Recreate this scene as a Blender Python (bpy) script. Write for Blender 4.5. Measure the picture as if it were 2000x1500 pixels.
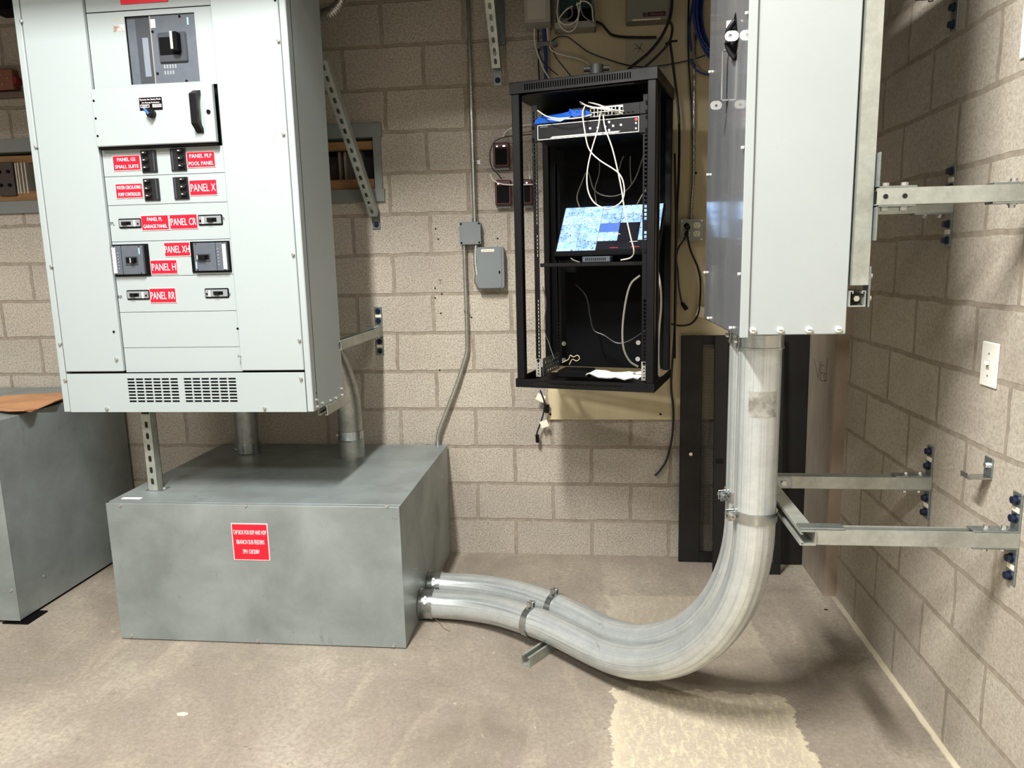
import bpy, bmesh, math, random
from mathutils import Vector, Matrix, noise
R = math.radians
random.seed(4)
for _o in list(bpy.data.objects): bpy.data.objects.remove(_o)
SC = bpy.context.scene
COL = SC.collection

# ------------------------------------------------------------------ camera, world, lamps, exposure
FPX = 1427.76                      # focal length in pixels of the 2000 px wide frame
YAW, PITCH, ROLL = -0.109781, -0.167179, -0.023237
CAMP = Vector((0.0, -3.746577, 1.570641))
def _axes():
    cy, sy, cp, sp = math.cos(YAW), math.sin(YAW), math.cos(PITCH), math.sin(PITCH)
    f = Vector((sy*cp, cy*cp, sp)); r = Vector((cy, -sy, 0)); u = r.cross(f)
    cr, sr = math.cos(ROLL), math.sin(ROLL)
    return cr*r+sr*u, -sr*r+cr*u, f
CR, CU, CF = _axes()
cam = bpy.data.cameras.new('camera'); camo = bpy.data.objects.new('camera', cam); COL.objects.link(camo)
cam.sensor_width = 36; cam.lens = FPX*36/2000; cam.clip_start = .02
camo.matrix_world = Matrix(((CR.x, CU.x, -CF.x, CAMP.x), (CR.y, CU.y, -CF.y, CAMP.y), (CR.z, CU.z, -CF.z, CAMP.z), (0, 0, 0, 1)))
SC.camera = camo
w = bpy.data.worlds.new('world'); SC.world = w; w.use_nodes = True
w.node_tree.nodes['Background'].inputs[0].default_value = (.6, .62, .65, 1)
w.node_tree.nodes['Background'].inputs[1].default_value = 0.02
SC.view_settings.view_transform = 'Standard'; SC.view_settings.look = 'None'
SC.view_settings.exposure = 0.24; SC.view_settings.gamma = 1; SC.view_settings.use_curve_mapping = False
def area(name, loc, sx, sy, power, col, rot=(0, 0, 0)):
    l = bpy.data.lights.new(name, 'AREA'); l.shape = 'RECTANGLE'; l.size = sx; l.size_y = sy; l.energy = power; l.color = col
    o = bpy.data.objects.new(name, l); o.location = loc; o.rotation_euler = rot; COL.objects.link(o); return o
area('ceiling_or_fill_lamp', (-.98, -3.1, 3.92), .16, 1.1, 285, (1, .985, .96))
area('ceiling_or_fill_lamp', (-2.4, -5.0, 3.92), 1.2, .4, 135, (1, .985, .965))  # added fill light, placed to brighten the right wall
area('ceiling_or_fill_lamp', (.75, -4.7, 3.92), 1.0, .4, 70, (1, .985, .965))  # weak fill added to lighten the shadowed floor at the right

# ------------------------------------------------------------------ pixel -> point on a real plane
XR = 1.1232
def ray(u, v): return CF+(u-1000)/FPX*CR-(v-750)/FPX*CU
def at(u, v, x=None, y=None, z=None):
    q = ray(u, v)
    if x is not None: t = (x-CAMP.x)/q.x
    elif y is not None: t = (y-CAMP.y)/q.y
    else: t = (z-CAMP.z)/q.z
    return CAMP+t*q
RO = Vector((-.319, -.612, 0)); RA = R(15)
MR = Matrix.Translation(RO) @ Matrix.Rotation(-RA, 4, 'Z'); MRI = MR.inverted()
def rk(u, v, d):                       # pixel -> point of the server rack's own frame at depth d
    c = MRI @ CAMP; q = MRI.to_3x3() @ ray(u, v); t = (d-c.y)/q.y
    return c+t*q

# ------------------------------------------------------------------ materials
MATS = {}
def mat(name, col, rough=.5, metal=0., emit=None, es=1., spec=.5, noise_=None, bump=None, coat=0):
    if name in MATS: return MATS[name]
    m = bpy.data.materials.new(name); m.use_nodes = True; nt = m.node_tree; b = nt.nodes['Principled BSDF']
    b.inputs['Base Color'].default_value = (*col, 1); b.inputs['Roughness'].default_value = rough
    b.inputs['Metallic'].default_value = metal; b.inputs['Specular IOR Level'].default_value = spec
    b.inputs['Coat Weight'].default_value = coat; b.inputs['Coat Roughness'].default_value = .08
    if emit: b.inputs['Emission Color'].default_value = (*emit, 1); b.inputs['Emission Strength'].default_value = es
    N = nt.nodes; Lk = nt.links
    if noise_ or bump:
        tc = N.new('ShaderNodeTexCoord')
    if noise_:
        # noise_: (scale, amount, second colour, stretch)
        sc, amt, c2, st = noise_
        mp = N.new('ShaderNodeMapping'); mp.inputs['Scale'].default_value = st
        nz = N.new('ShaderNodeTexNoise'); nz.inputs['Scale'].default_value = sc; nz.inputs['Detail'].default_value = 8; nz.inputs['Roughness'].default_value = .62
        rp = N.new('ShaderNodeValToRGB'); rp.color_ramp.elements[0].position = .5-amt; rp.color_ramp.elements[1].position = .5+amt
        rp.color_ramp.elements[0].color = (*c2, 1); rp.color_ramp.elements[1].color = (*col, 1)
        Lk.new(tc.outputs['Object'], mp.inputs[0]); Lk.new(mp.outputs[0], nz.inputs['Vector']); Lk.new(nz.outputs['Fac'], rp.inputs[0])
        Lk.new(rp.outputs[0], b.inputs['Base Color'])
        mr = N.new('ShaderNodeMapRange'); mr.inputs[1].default_value = .3; mr.inputs[2].default_value = .7
        mr.inputs[3].default_value = min(1, rough+.12); mr.inputs[4].default_value = max(.05, rough-.08)
        Lk.new(nz.outputs['Fac'], mr.inputs[0]); Lk.new(mr.outputs[0], b.inputs['Roughness'])
    if bump:
        nb = N.new('ShaderNodeTexNoise'); nb.inputs['Scale'].default_value = bump[0]; nb.inputs['Detail'].default_value = 4
        bp = N.new('ShaderNodeBump'); bp.inputs['Strength'].default_value = bump[1]; bp.inputs['Distance'].default_value = .002
        Lk.new(tc.outputs['Object'], nb.inputs['Vector']); Lk.new(nb.outputs['Fac'], bp.inputs['Height']); Lk.new(bp.outputs[0], b.inputs['Normal'])
    MATS[name] = m; return m

def S(r, g, b):                         # sRGB 0-255 -> linear
    f = lambda c: (c/255/12.92) if c/255 <= .04045 else ((c/255+.055)/1.055)**2.4
    return (f(r), f(g), f(b))

class G:                                # tiny node-graph helper
    def __init__(s, name):
        s.m = bpy.data.materials.new(name); s.m.use_nodes = True; s.nt = s.m.node_tree; s.N = s.nt.nodes; s.b = s.N['Principled BSDF']
    def n(s, t, **kw):
        n = s.N.new('ShaderNode'+t)
        for k, v in kw.items(): setattr(n, k, v)
        return n
    def l(s, a, b): s.nt.links.new(a, b)
    def val(s, inp, v):
        if hasattr(v, 'links'): s.l(v, inp)
        else: inp.default_value = v
    def math(s, op, a, b=0., c=None, clamp=False):
        n = s.n('Math', operation=op); n.use_clamp = clamp; s.val(n.inputs[0], a); s.val(n.inputs[1], b)
        if c is not None: s.val(n.inputs[2], c)
        return n.outputs[0]
    def noise(s, vec, scale, detail=5, rough=.6, dist=0.):
        n = s.n('TexNoise'); s.l(vec, n.inputs['Vector']); n.inputs['Scale'].default_value = scale; n.inputs['Detail'].default_value = detail
        n.inputs['Roughness'].default_value = rough; n.inputs['Distortion'].default_value = dist; return n.outputs['Fac']
    def ramp(s, f, pts):
        n = s.n('ValToRGB'); s.l(f, n.inputs[0]); e = n.color_ramp.elements
        while len(e) < len(pts): e.new(.5)
        for i, (p, c) in enumerate(pts): e[i].position = p; e[i].color = (*c, 1) if len(c) == 3 else c
        return n.outputs[0]
    def mix(s, f, a, b, mode='MIX'):
        n = s.n('Mix', data_type='RGBA', blend_type=mode); s.val(n.inputs[0], f)
        for i, v in ((6, a), (7, b)):
            if isinstance(v, tuple): n.inputs[i].default_value = (*v, 1)
            else: s.l(v, n.inputs[i])
        return n.outputs[2]
    def mr(s, f, a, b, c, d):
        n = s.n('MapRange'); s.val(n.inputs[0], f)
        for i, v in enumerate((a, b, c, d)): n.inputs[i+1].default_value = v
        return n.outputs[0]

def block_mat(name, axis, off_u, off_z, pitk=.75, bk=1.):
    g = G(name); tc = g.n('TexCoord'); sp = g.n('SeparateXYZ'); g.l(tc.outputs['Object'], sp.inputs[0]); P = tc.outputs['Object']
    wob = g.n('TexNoise'); g.l(P, wob.inputs['Vector']); wob.inputs['Scale'].default_value = 9; wob.inputs['Detail'].default_value = 3
    ws = g.n('SeparateXYZ'); g.l(wob.outputs['Color'], ws.inputs[0])
    u = g.math('ADD', sp.outputs[axis], off_u); u = g.math('ADD', u, g.math('MULTIPLY', g.math('SUBTRACT', ws.outputs[0], .5), .024))
    v = g.math('ADD', sp.outputs[2], off_z); v = g.math('ADD', v, g.math('MULTIPLY', g.math('SUBTRACT', ws.outputs[1], .5), .018))
    cb = g.n('CombineXYZ'); g.l(u, cb.inputs[0]); g.l(v, cb.inputs[1])
    br = g.n('TexBrick'); g.l(cb.outputs[0], br.inputs['Vector']); br.offset = .5; br.offset_frequency = 2; br.squash = 1
    for k, q in (('Scale', 1.), ('Mortar Size', .0095), ('Mortar Smooth', .25), ('Bias', 0.), ('Brick Width', .4064), ('Row Height', .2032)): br.inputs[k].default_value = q
    br.inputs['Color1'].default_value = (0, 0, 0, 1); br.inputs['Color2'].default_value = (1, 1, 1, 1); br.inputs['Mortar'].default_value = (.5, .5, .5, 1)
    fac = br.outputs['Fac']
    big = g.noise(P, 1.6, 3); mid = g.noise(P, 7, 5); fine = g.noise(P, 95, 3, .7); pit = g.noise(P, 230, 2, .5)
    base = g.ramp(br.outputs['Color'], [(0, S(167, 160, 147)), (.5, S(179, 171, 157)), (1, S(187, 180, 164))])
    base = g.mix(g.mr(mid, .3, .75, 0, .5), base, S(166, 154, 142))
    base = g.mix(g.mr(big, .35, .7, 0, .45), base, S(196, 188, 172))
    base = g.mix(g.mr(fine, .35, .62, .38, 0), base, S(110, 99, 86))
    pits = g.mr(pit, .35, .41, 1, 0)
    base = g.mix(g.math('MULTIPLY', pits, pitk), base, S(66, 58, 50))
    mort = g.ramp(g.noise(P, 30, 4), [(.3, S(134, 124, 110)), (.75, S(160, 150, 134))])
    fc = g.mr(fac, .1, .6, 0, 1)
    g.l(g.mix(fc, base, mort), g.b.inputs['Base Color'])
    g.b.inputs['Roughness'].default_value = .93; g.b.inputs['Specular IOR Level'].default_value = .2
    h = g.math('SUBTRACT', g.math('MULTIPLY', fine, .35), g.math('MULTIPLY', pits, pitk*.66))
    h = g.math('SUBTRACT', h, g.math('MULTIPLY', fac, .55))
    bp = g.n('Bump'); bp.inputs['Strength'].default_value = .8*bk; bp.inputs['Distance'].default_value = .006
    g.l(h, bp.inputs['Height']); g.l(bp.outputs[0], g.b.inputs['Normal'])
    return g.m

def floor_mat():
    g = G('stained_concrete'); tc = g.n('TexCoord'); P = tc.outputs['Object']; sp = g.n('SeparateXYZ'); g.l(P, sp.inputs[0])
    big = g.noise(P, 1.3, 6, .65, .4); mid = g.noise(P, 5, 7, .7); fine = g.noise(P, 60, 4, .7)
    mp = g.n('Mapping'); g.l(P, mp.inputs[0]); mp.inputs['Scale'].default_value = (3.2, .9, 1); mp.inputs['Rotation'].default_value = (0, 0, R(-28))
    st = g.noise(mp.outputs[0], 2.0, 6, .65, .6)
    c = g.ramp(big, [(.32, S(116, 108, 95)), (.5, S(140, 131, 117)), (.68, S(168, 160, 143))])
    c = g.mix(g.mr(mid, .42, .66, 0, .6), c, S(138, 127, 117))
    c = g.mix(g.mr(st, .52, .72, 0, .35), c, S(188, 176, 152))
    c = g.mix(g.mr(fine, .38, .6, .5, 0), c, S(112, 101, 90))
    fl = g.noise(P, 130, 3, .8); c = g.mix(g.mr(fl, .6, .68, 0, .5), c, S(196, 188, 172))
    sk = g.noise(P, 17, 6, .8); c = g.mix(g.mr(sk, .64, .70, 0, .8), c, S(216, 206, 182))
    dk = g.noise(P, 11, 5, .75); c = g.mix(g.mr(dk, .36, .29, 0, .55), c, S(96, 86, 78))
    # worn cream paint patch with its own ragged outline (x .07-.66, y below -.45), rubbed through in the middle
    wx = g.math('MULTIPLY', g.math('SUBTRACT', g.noise(P, 9, 6, .75), .5), .16)
    X = g.math('ADD', sp.outputs[0], wx); Y = g.math('ADD', sp.outputs[1], wx)
    def step(a, b, val): return g.mr(val, a, b, 0, 1)
    inx = g.math('MULTIPLY', step(.064, .070, X), step(.70, .694, X))
    lo = g.math('MULTIPLY', inx, step(-1.235, -1.243, Y))
    up = g.math('MULTIPLY', g.math('MULTIPLY', inx, step(-.47, -.476, Y)), step(-1.3, -.72, Y))
    rub = g.noise(P, 75, 6, .85)
    mp2 = g.n('Mapping'); g.l(P, mp2.inputs[0]); mp2.inputs['Scale'].default_value = (18, 5, 1)
    rub2 = g.noise(mp2.outputs[0], 3, 5, .7)
    wear = g.math('ADD', g.mr(rub, .50, .60, 0, .55), g.mr(rub2, .50, .62, 0, .5), clamp=True)
    wear = g.math('MAXIMUM', wear, g.math('MULTIPLY', step(.10, .0, g.math('ADD', g.math('MINIMUM', g.math('SUBTRACT', X, .066), g.math('SUBTRACT', .70, X)), g.math('MULTIPLY', mid, .08))), .9))
    cream = g.mix(wear, S(166, 155, 138), S(208, 198, 166))
    f = g.math('MAXIMUM', g.math('MULTIPLY', lo, .9), g.math('MULTIPLY', up, .38))
    c = g.mix(f, c, cream)
    # pale line of paint along the right wall
    edge = g.math('ADD', sp.outputs[0], g.math('MULTIPLY', g.math('SUBTRACT', mid, .5), .03))
    c = g.mix(g.math('MULTIPLY', step(XR-.026, XR-.018, edge), step(-.35, -.6, sp.outputs[1])), c, S(200, 190, 166))
    g.l(c, g.b.inputs['Base Color'])
    g.l(g.mr(mid, .3, .7, .5, .72), g.b.inputs['Roughness'])
    bp = g.n('Bump'); bp.inputs['Strength'].default_value = .25; bp.inputs['Distance'].default_value = .003
    g.l(g.math('ADD', fine, g.math('MULTIPLY', f, .5)), bp.inputs['Height']); g.l(bp.outputs[0], g.b.inputs['Normal'])
    return g.m

def galv_mat(name, c1, c2, rough, scale=(1, 1, 1), streak=None, metal=.85):
    g = G(name); tc = g.n('TexCoord'); P = tc.outputs['Object']
    mp = g.n('Mapping'); g.l(P, mp.inputs[0]); mp.inputs['Scale'].default_value = scale
    a = g.noise(mp.outputs[0], 7, 7, .7); b2 = g.noise(mp.outputs[0], 40, 4, .7)
    c = g.ramp(a, [(.3, c2), (.62, c1)])
    c = g.mix(g.mr(b2, .35, .6, .3, 0), c, c2)
    d = g.noise(P, 15, 6, .75, .3); c = g.mix(g.mr(d, .36, .28, 0, .55), c, S(92, 82, 70))
    g.l(c, g.b.inputs['Base Color']); g.b.inputs['Metallic'].default_value = metal
    g.l(g.mr(a, .3, .7, rough+.1, rough-.06), g.b.inputs['Roughness'])
    if streak:                           # drawn-tube lines running along the length (tube UVs)
        uv = g.n('UVMap'); m3 = g.n('Mapping'); g.l(uv.outputs[0], m3.inputs[0]); m3.inputs['Scale'].default_value = (.2, 13, 1)
        s = g.noise(m3.outputs[0], streak, 5, .7)
        c = g.mix(g.mr(s, .5, .34, 0, .7), c, S(126, 130, 128)); g.l(c, g.b.inputs['Base Color'])
        bp = g.n('Bump'); bp.inputs['Strength'].default_value = .35; bp.inputs['Distance'].default_value = .001
        g.l(s, bp.inputs['Height']); g.l(bp.outputs[0], g.b.inputs['Normal'])
    return g.m

def perf_mat():
    g = G('perforated_black_steel'); tc = g.n('TexCoord'); sp = g.n('SeparateXYZ'); g.l(tc.outputs['Object'], sp.inputs[0])
    s = .0078
    row = g.math('FLOOR', g.math('DIVIDE', sp.outputs[2], s*.866)); odd = g.math('MULTIPLY', g.math('MODULO', g.math('ABSOLUTE', row), 2.), .5)
    fx = g.math('SUBTRACT', g.math('FRACT', g.math('ADD', g.math('DIVIDE', sp.outputs[0], s), odd)), .5)
    fz = g.math('SUBTRACT', g.math('FRACT', g.math('DIVIDE', sp.outputs[2], s*.866)), .5)
    d = g.math('SQRT', g.math('ADD', g.math('MULTIPLY', fx, fx), g.math('MULTIPLY', g.math('MULTIPLY', fz, fz), .75)))
    hole = g.math('LESS_THAN', d, .37)
    g.b.inputs['Base Color'].default_value = (*S(24, 23, 22), 1); g.b.inputs['Roughness'].default_value = .5
    tr = g.n('BsdfTransparent'); mx = g.n('MixShader'); g.l(hole, mx.inputs[0]); g.l(g.b.outputs[0], mx.inputs[1]); g.l(tr.outputs[0], mx.inputs[2])
    g.l(mx.outputs[0], g.N['Material Output'].inputs[0]); return g.m

def tile_mat(name, c1, c2, c3, es, sc):
    g = G(name); tc = g.n('TexCoord'); P = tc.outputs['Object']
    a = g.noise(P, sc, 5, .75, .5); b2 = g.noise(P, sc*2.3, 3, .8, 1.2)
    c = g.ramp(a, [(.35, c2), (.6, c1)]); c = g.mix(g.mr(b2, .415, .39, 0, .9), c, c3)
    g.l(c, g.b.inputs['Emission Color']); g.b.inputs['Emission Strength'].default_value = es; g.b.inputs['Base Color'].default_value = (.01, .01, .012, 1); g.b.inputs['Roughness'].default_value = .2
    return g.m

def cabinet_mat(name, col, c2, rough, sm, fleck=.0, metal=0.):
    g = G(name); tc = g.n('TexCoord'); P = tc.outputs['Object']
    a = g.noise(P, 3.2, 5, .6, .3); b2 = g.noise(P, 22, 6, .75, .2); mp = g.n('Mapping'); g.l(P, mp.inputs[0]); mp.inputs['Scale'].default_value = (1, 1, .35)
    d = g.noise(mp.outputs[0], 12, 6, .7, .6)
    c = g.mix(g.mr(a, .35, .7, 0, sm), col, c2); c = g.mix(g.mr(d, .62, .72, 0, sm*.9), c, c2)
    c = g.mix(g.mr(b2, .66, .72, 0, fleck), c, S(70, 66, 62)); g.b.inputs['Metallic'].default_value = metal
    g.l(c, g.b.inputs['Base Color']); g.l(g.mr(a, .3, .7, rough-.05, rough+.1), g.b.inputs['Roughness']); return g.m

M_BLK = block_mat('concrete_block_back', 0, .4079+.2032, .0129)
M_BLKR = block_mat('concrete_block_right', 1, .6612+.2032, .0100, .22, .42)
M_FLOOR = floor_mat()
M_CAB = cabinet_mat('pale_grey_enamel', S(156, 165, 165), S(149, 158, 158), .38, .3)
M_CABS = M_CAB
M_GREY = cabinet_mat('grey_box_enamel', S(152, 161, 160), S(118, 124, 122), .40, .8, .6, .42)
M_ENC = mat('disconnect_grey', S(156, 162, 161), .35, 0, noise_=(4, .25, S(150, 156, 155), (1, 1, 1)))
M_DOOR = mat('glossy_grey_door', S(143, 145, 146), .13, .1, noise_=(4, .1, S(122, 124, 127), (1, 2.2, .5)), coat=.6)
M_PIPE = galv_mat('galvanized_conduit', S(206, 211, 209), S(180, 185, 183), .33, streak=2.2, metal=.6)
M_RISER = galv_mat('dull_galvanized', S(176, 178, 172), S(130, 130, 124), .34, metal=.8)
M_COL = mat('zinc_fitting', S(200, 204, 202), .22, .95, noise_=(20, .3, S(150, 154, 152), (1, 1, 1)))
M_STRUT = galv_mat('galvanized_strut', S(178, 182, 174), S(138, 140, 130), .4, metal=.55)
M_ZINC = mat('zinc_plate', S(176, 184, 184), .32, .85, noise_=(30, .3, S(120, 130, 130), (1, 1, 1)))
M_BOLT = mat('bolt_steel', S(205, 205, 200), .25, .9)
M_BLUE = mat('blue_anchor_head', S(20, 30, 54), .4, .3)
M_BLACK = mat('black_powder_coat', S(10, 10, 11), .42, spec=.22, noise_=(6, .3, S(6, 6, 7), (1, 1, 1)))
M_BLACKM = mat('matte_black', S(4, 4, 5), .7, spec=.12)
M_BPANEL = mat('scuffed_black_steel', S(26, 24, 23), .42, spec=.35, noise_=(9, .25, S(14, 13, 13), (1, 1, 1)))
M_PERF = perf_mat()
M_PLY = mat('cream_painted_plywood', S(198, 184, 148), .6, noise_=(2.5, .3, S(184, 170, 136), (4, 1, .6)), bump=(40, .15))
M_RED = mat('red_engraved_plastic', S(214, 14, 40), .35)
M_REDE = mat('pink_label_edge', S(250, 196, 196), .4)
M_WHITE = mat('white_plastic', S(236, 234, 224), .35)
M_LETTER = mat('white_lettering', S(255, 240, 240), .5)
M_BKTXT = mat('black_ink', S(20, 20, 24), .6)
M_BRK = mat('breaker_black', S(26, 26, 28), .3)
M_BRKG = mat('breaker_grey', S(84, 90, 98), .45, noise_=(30, .2, S(74, 80, 88), (1, 1, 1)))
M_BRKD = mat('breaker_dark_grey', S(52, 56, 62), .45)
M_SILV = mat('bare_metal_edge', S(196, 196, 192), .3, .8)
M_DARK = mat('dark_void', S(10, 10, 10), .9)
M_KBLUE = mat('blue_knob_pointer', S(48, 110, 214), .4)
M_CARD = mat('brown_cardboard', S(186, 138, 98), .85, noise_=(6, .3, S(164, 116, 78), (1, 1, 1)))
M_CABLEW = mat('white_cable_jacket', S(214, 210, 196), .45)
M_CABLEG = mat('grey_cable_jacket', S(120, 118, 108), .5)
M_CABLEK = mat('black_cable_jacket', S(18, 18, 18), .4)
M_CABLEB = mat('blue_cable_jacket', S(24, 52, 120), .45)
M_CABLED = mat('dark_blue_cable', S(22, 30, 52), .45)
M_EMT = galv_mat('emt_tube', S(190, 190, 182), S(150, 148, 138), .26, metal=.8)
M_GBOX = mat('grey_painted_box', S(104, 110, 110), .45)
M_LED = mat('white_led', (1, 1, 1), .3, emit=(.85, .93, 1), es=6)
M_LEDR = mat('red_led', (.3, 0, 0), .3, emit=(1, .12, .15), es=.6)
M_PAPER = mat('white_paper', S(236, 236, 230), .7)
M_WOOD = mat('brown_lumber', S(150, 112, 70), .7, noise_=(5, .3, S(118, 84, 50), (1, 6, 6)))
M_STEELG = mat('grey_frame_steel', S(120, 124, 120), .5, .2)
M_TERRA = mat('terracotta_enamel', S(128, 78, 62), .6)
M_PIL = mat('cast_concrete_pilaster', S(150, 140, 124), .85, noise_=(4, .3, S(120, 108, 94), (3, 3, 1)), bump=(60, .3))
M_PILB = mat('brown_stained_concrete', S(150, 134, 116), .85, noise_=(5, .3, S(122, 106, 90), (2, 2, .8)), bump=(40, .6))
M_BEIGE = mat('beige_enclosure', S(150, 148, 136), .5)
M_CEIL = mat('ceiling_paint', S(150, 146, 138), .9)
M_OUTW = mat('plain_painted_wall', S(176, 173, 167), .9)
M_TAG = mat('paper_tag', S(226, 218, 200), .6)
M_PCB = mat('green_circuit_board', S(38, 66, 60), .4)
M_SMUD = mat('foam_backing', S(228, 228, 226), .7)

# ------------------------------------------------------------------ mesh builder
class MB:
    def __init__(s, M=None): s.v = []; s.f = []; s.uv = {}; s.M = M; s.mi = []; s.cur = 0
    def add(s, vs, fs, M=None):
        o = len(s.v)
        for p in vs: s.v.append((M @ Vector(p)) if M else Vector(p))
        for f in fs: s.f.append(tuple(o+i for i in f)); s.mi.append(s.cur)
        return s
    def box(s, x0, x1, y0, y1, z0, z1, M=None, c=0.):
        if x0 > x1: x0, x1 = x1, x0
        if y0 > y1: y0, y1 = y1, y0
        if z0 > z1: z0, z1 = z1, z0
        if c > 0:
            c = min(c, (x1-x0)*.45, (y1-y0)*.45, (z1-z0)*.45); vs = []; idx = {}
            for i, X in enumerate((x0, x1)):
                for j, Y in enumerate((y0, y1)):
                    for k, Z in enumerate((z0, z1)):
                        sx, sy, sz = (c, -c)[i], (c, -c)[j], (c, -c)[k]
                        idx[i, j, k, 0] = len(vs); vs.append((X, Y+sy, Z+sz))
                        idx[i, j, k, 1] = len(vs); vs.append((X+sx, Y, Z+sz))
                        idx[i, j, k, 2] = len(vs); vs.append((X+sx, Y+sy, Z))
            fs = []; q = idx
            for i in (0, 1): fs.append((q[i, 0, 0, 0], q[i, 1, 0, 0], q[i, 1, 1, 0], q[i, 0, 1, 0])); fs.append((q[0, i, 0, 1], q[1, i, 0, 1], q[1, i, 1, 1], q[0, i, 1, 1])); fs.append((q[0, 0, i, 2], q[1, 0, i, 2], q[1, 1, i, 2], q[0, 1, i, 2]))
            for a in (0, 1):
                for b in (0, 1):
                    fs.append((q[a, b, 0, 0], q[a, b, 1, 0], q[a, b, 1, 1], q[a, b, 0, 1]))
                    fs.append((q[a, 0, b, 0], q[a, 1, b, 0], q[a, 1, b, 2], q[a, 0, b, 2]))
                    fs.append((q[0, a, b, 1], q[1, a, b, 1], q[1, a, b, 2], q[0, a, b, 2]))
            for i in (0, 1):
                for j in (0, 1):
                    for k in (0, 1): fs.append((q[i, j, k, 0], q[i, j, k, 1], q[i, j, k, 2]))
            return s.add(vs, fs, M)
        vs = [(x, y, z) for x in (x0, x1) for y in (y0, y1) for z in (z0, z1)]
        return s.add(vs, [(0, 1, 3, 2), (4, 6, 7, 5), (0, 4, 5, 1), (2, 3, 7, 6), (0, 2, 6, 4), (1, 5, 7, 3)], M)
    def tube(s, pts, r, n=10, cap=True, prof=None, uvs=False):
        pts = [Vector(p) for p in pts]; m = len(pts)
        T = [(pts[min(i+1, m-1)]-pts[max(i-1, 0)]).normalized() for i in range(m)]
        up = Vector((0, 0, 1)) if abs(T[0].z) < .9 else Vector((1, 0, 0))
        a = T[0].cross(up).normalized(); o = len(s.v); L = 0
        for i in range(m):
            if i: a = (a-T[i]*a.dot(T[i])).normalized(); L += (pts[i]-pts[i-1]).length
            b = T[i].cross(a); rr = r[i] if isinstance(r, (list, tuple)) else r
            for k in range(n):
                t = 2*math.pi*k/n; s.v.append(pts[i]+(a*math.cos(t)+b*math.sin(t))*rr)
        for i in range(m-1):
            for k in range(n):
                k2 = (k+1) % n; f = (o+i*n+k, o+i*n+k2, o+(i+1)*n+k2, o+(i+1)*n+k)
                if uvs: s.uv[len(s.f)] = ((i/20, k/n), (i/20, (k+1)/n), ((i+1)/20, (k+1)/n), ((i+1)/20, k/n))
                s.f.append(f); s.mi.append(s.cur)
        if cap:
            s.f.append(tuple(o+k for k in reversed(range(n)))); s.mi.append(s.cur)
            s.f.append(tuple(o+(m-1)*n+k for k in range(n))); s.mi.append(s.cur)
        return s
    def cyl(s, a, b, r, n=16, r2=None): return s.tube([a, b], [r, r if r2 is None else r2], n)
    def hexh(s, a, b, r): return s.tube([a, b], r, 6)
    def extr(s, loop, d, holes=(), M=None):
        """flat plate: 2-D loop (x, z) with holes, thickness from y=0 to y=d"""
        bm = bmesh.new(); es = []
        for lp in [loop]+list(holes):
            vv = [bm.verts.new((p[0], 0, p[1])) for p in lp]
            for i in range(len(vv)): es.append(bm.edges.new((vv[i], vv[(i+1) % len(vv)])))
        r = bmesh.ops.triangle_fill(bm, edges=es, use_beauty=True)
        fs = [f for f in bm.faces]
        ex = bmesh.ops.extrude_face_region(bm, geom=fs)
        bmesh.ops.translate(bm, verts=[g for g in ex['geom'] if isinstance(g, bmesh.types.BMVert)], vec=(0, d, 0))
        bmesh.ops.recalc_face_normals(bm, faces=bm.faces[:])
        bm.verts.index_update(); s.add([v.co[:] for v in bm.verts], [tuple(v.index for v in f.verts) for f in bm.faces], M); bm.free(); return s
    def ball(s, c, r, n=10, sq=(1, 1, 1)):
        vs = []; fs = []; c = Vector(c); h = n//2
        for i in range(1, h):
            for k in range(n):
                a = math.pi*i/h; t = 2*math.pi*k/n; vs.append(c+Vector((r*sq[0]*math.sin(a)*math.cos(t), r*sq[1]*math.sin(a)*math.sin(t), r*sq[2]*math.cos(a))))
        vs += [c+Vector((0, 0, r*sq[2])), c-Vector((0, 0, r*sq[2]))]; T, B = len(vs)-2, len(vs)-1
        for i in range(h-2):
            for k in range(n): fs.append((i*n+k, (i+1)*n+k, (i+1)*n+(k+1) % n, i*n+(k+1) % n))
        for k in range(n): fs.append((T, k, (k+1) % n)); fs.append((B, (h-2)*n+(k+1) % n, (h-2)*n+k))
        return s.add(vs, fs)
    def build(s, name, mt, parent=None, smooth=False, **kw):
        vs = [s.M @ v for v in s.v] if s.M else s.v
        if parent is not None: inv = WM[parent.name].inverted(); vs = [inv @ v for v in vs]; org = Vector((0, 0, 0))
        else:
            lo = [min(v[i] for v in vs) for i in range(3)]; hi = [max(v[i] for v in vs) for i in range(3)]
            org = Vector(((lo[0]+hi[0])/2, (lo[1]+hi[1])/2, lo[2]))
            if kw.pop('world', False): org = Vector((0, 0, 0))
            vs = [v-org for v in vs]
        me = bpy.data.meshes.new(name); me.from_pydata([v[:] for v in vs], [], s.f); me.update()
        if s.uv:
            ul = me.uv_layers.new(name='UVMap')
            for fi, uvq in s.uv.items():
                for li, c in zip(me.polygons[fi].loop_indices, uvq): ul.data[li].uv = c
        ms = mt if isinstance(mt, (list, tuple)) else [mt]
        for m_ in ms: me.materials.append(m_)
        for p, i in zip(me.polygons, s.mi): p.material_index = i; p.use_smooth = smooth
        bm = bmesh.new(); bm.from_mesh(me); bmesh.ops.recalc_face_normals(bm, faces=bm.faces[:])
        if smooth:
            for e in bm.edges:
                if len(e.link_faces) == 2 and e.calc_face_angle(0) > R(38): e.smooth = False
        bm.to_mesh(me); bm.free()
        o = bpy.data.objects.new(name, me); COL.objects.link(o)
        if parent is not None: o.parent = parent; WM[o.name] = WM[parent.name].copy()
        else: o.location = org; WM[o.name] = Matrix.Translation(org)
        for k, v in kw.items():
            if v is not None: o[k] = v
        return o
WM = {}
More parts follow.
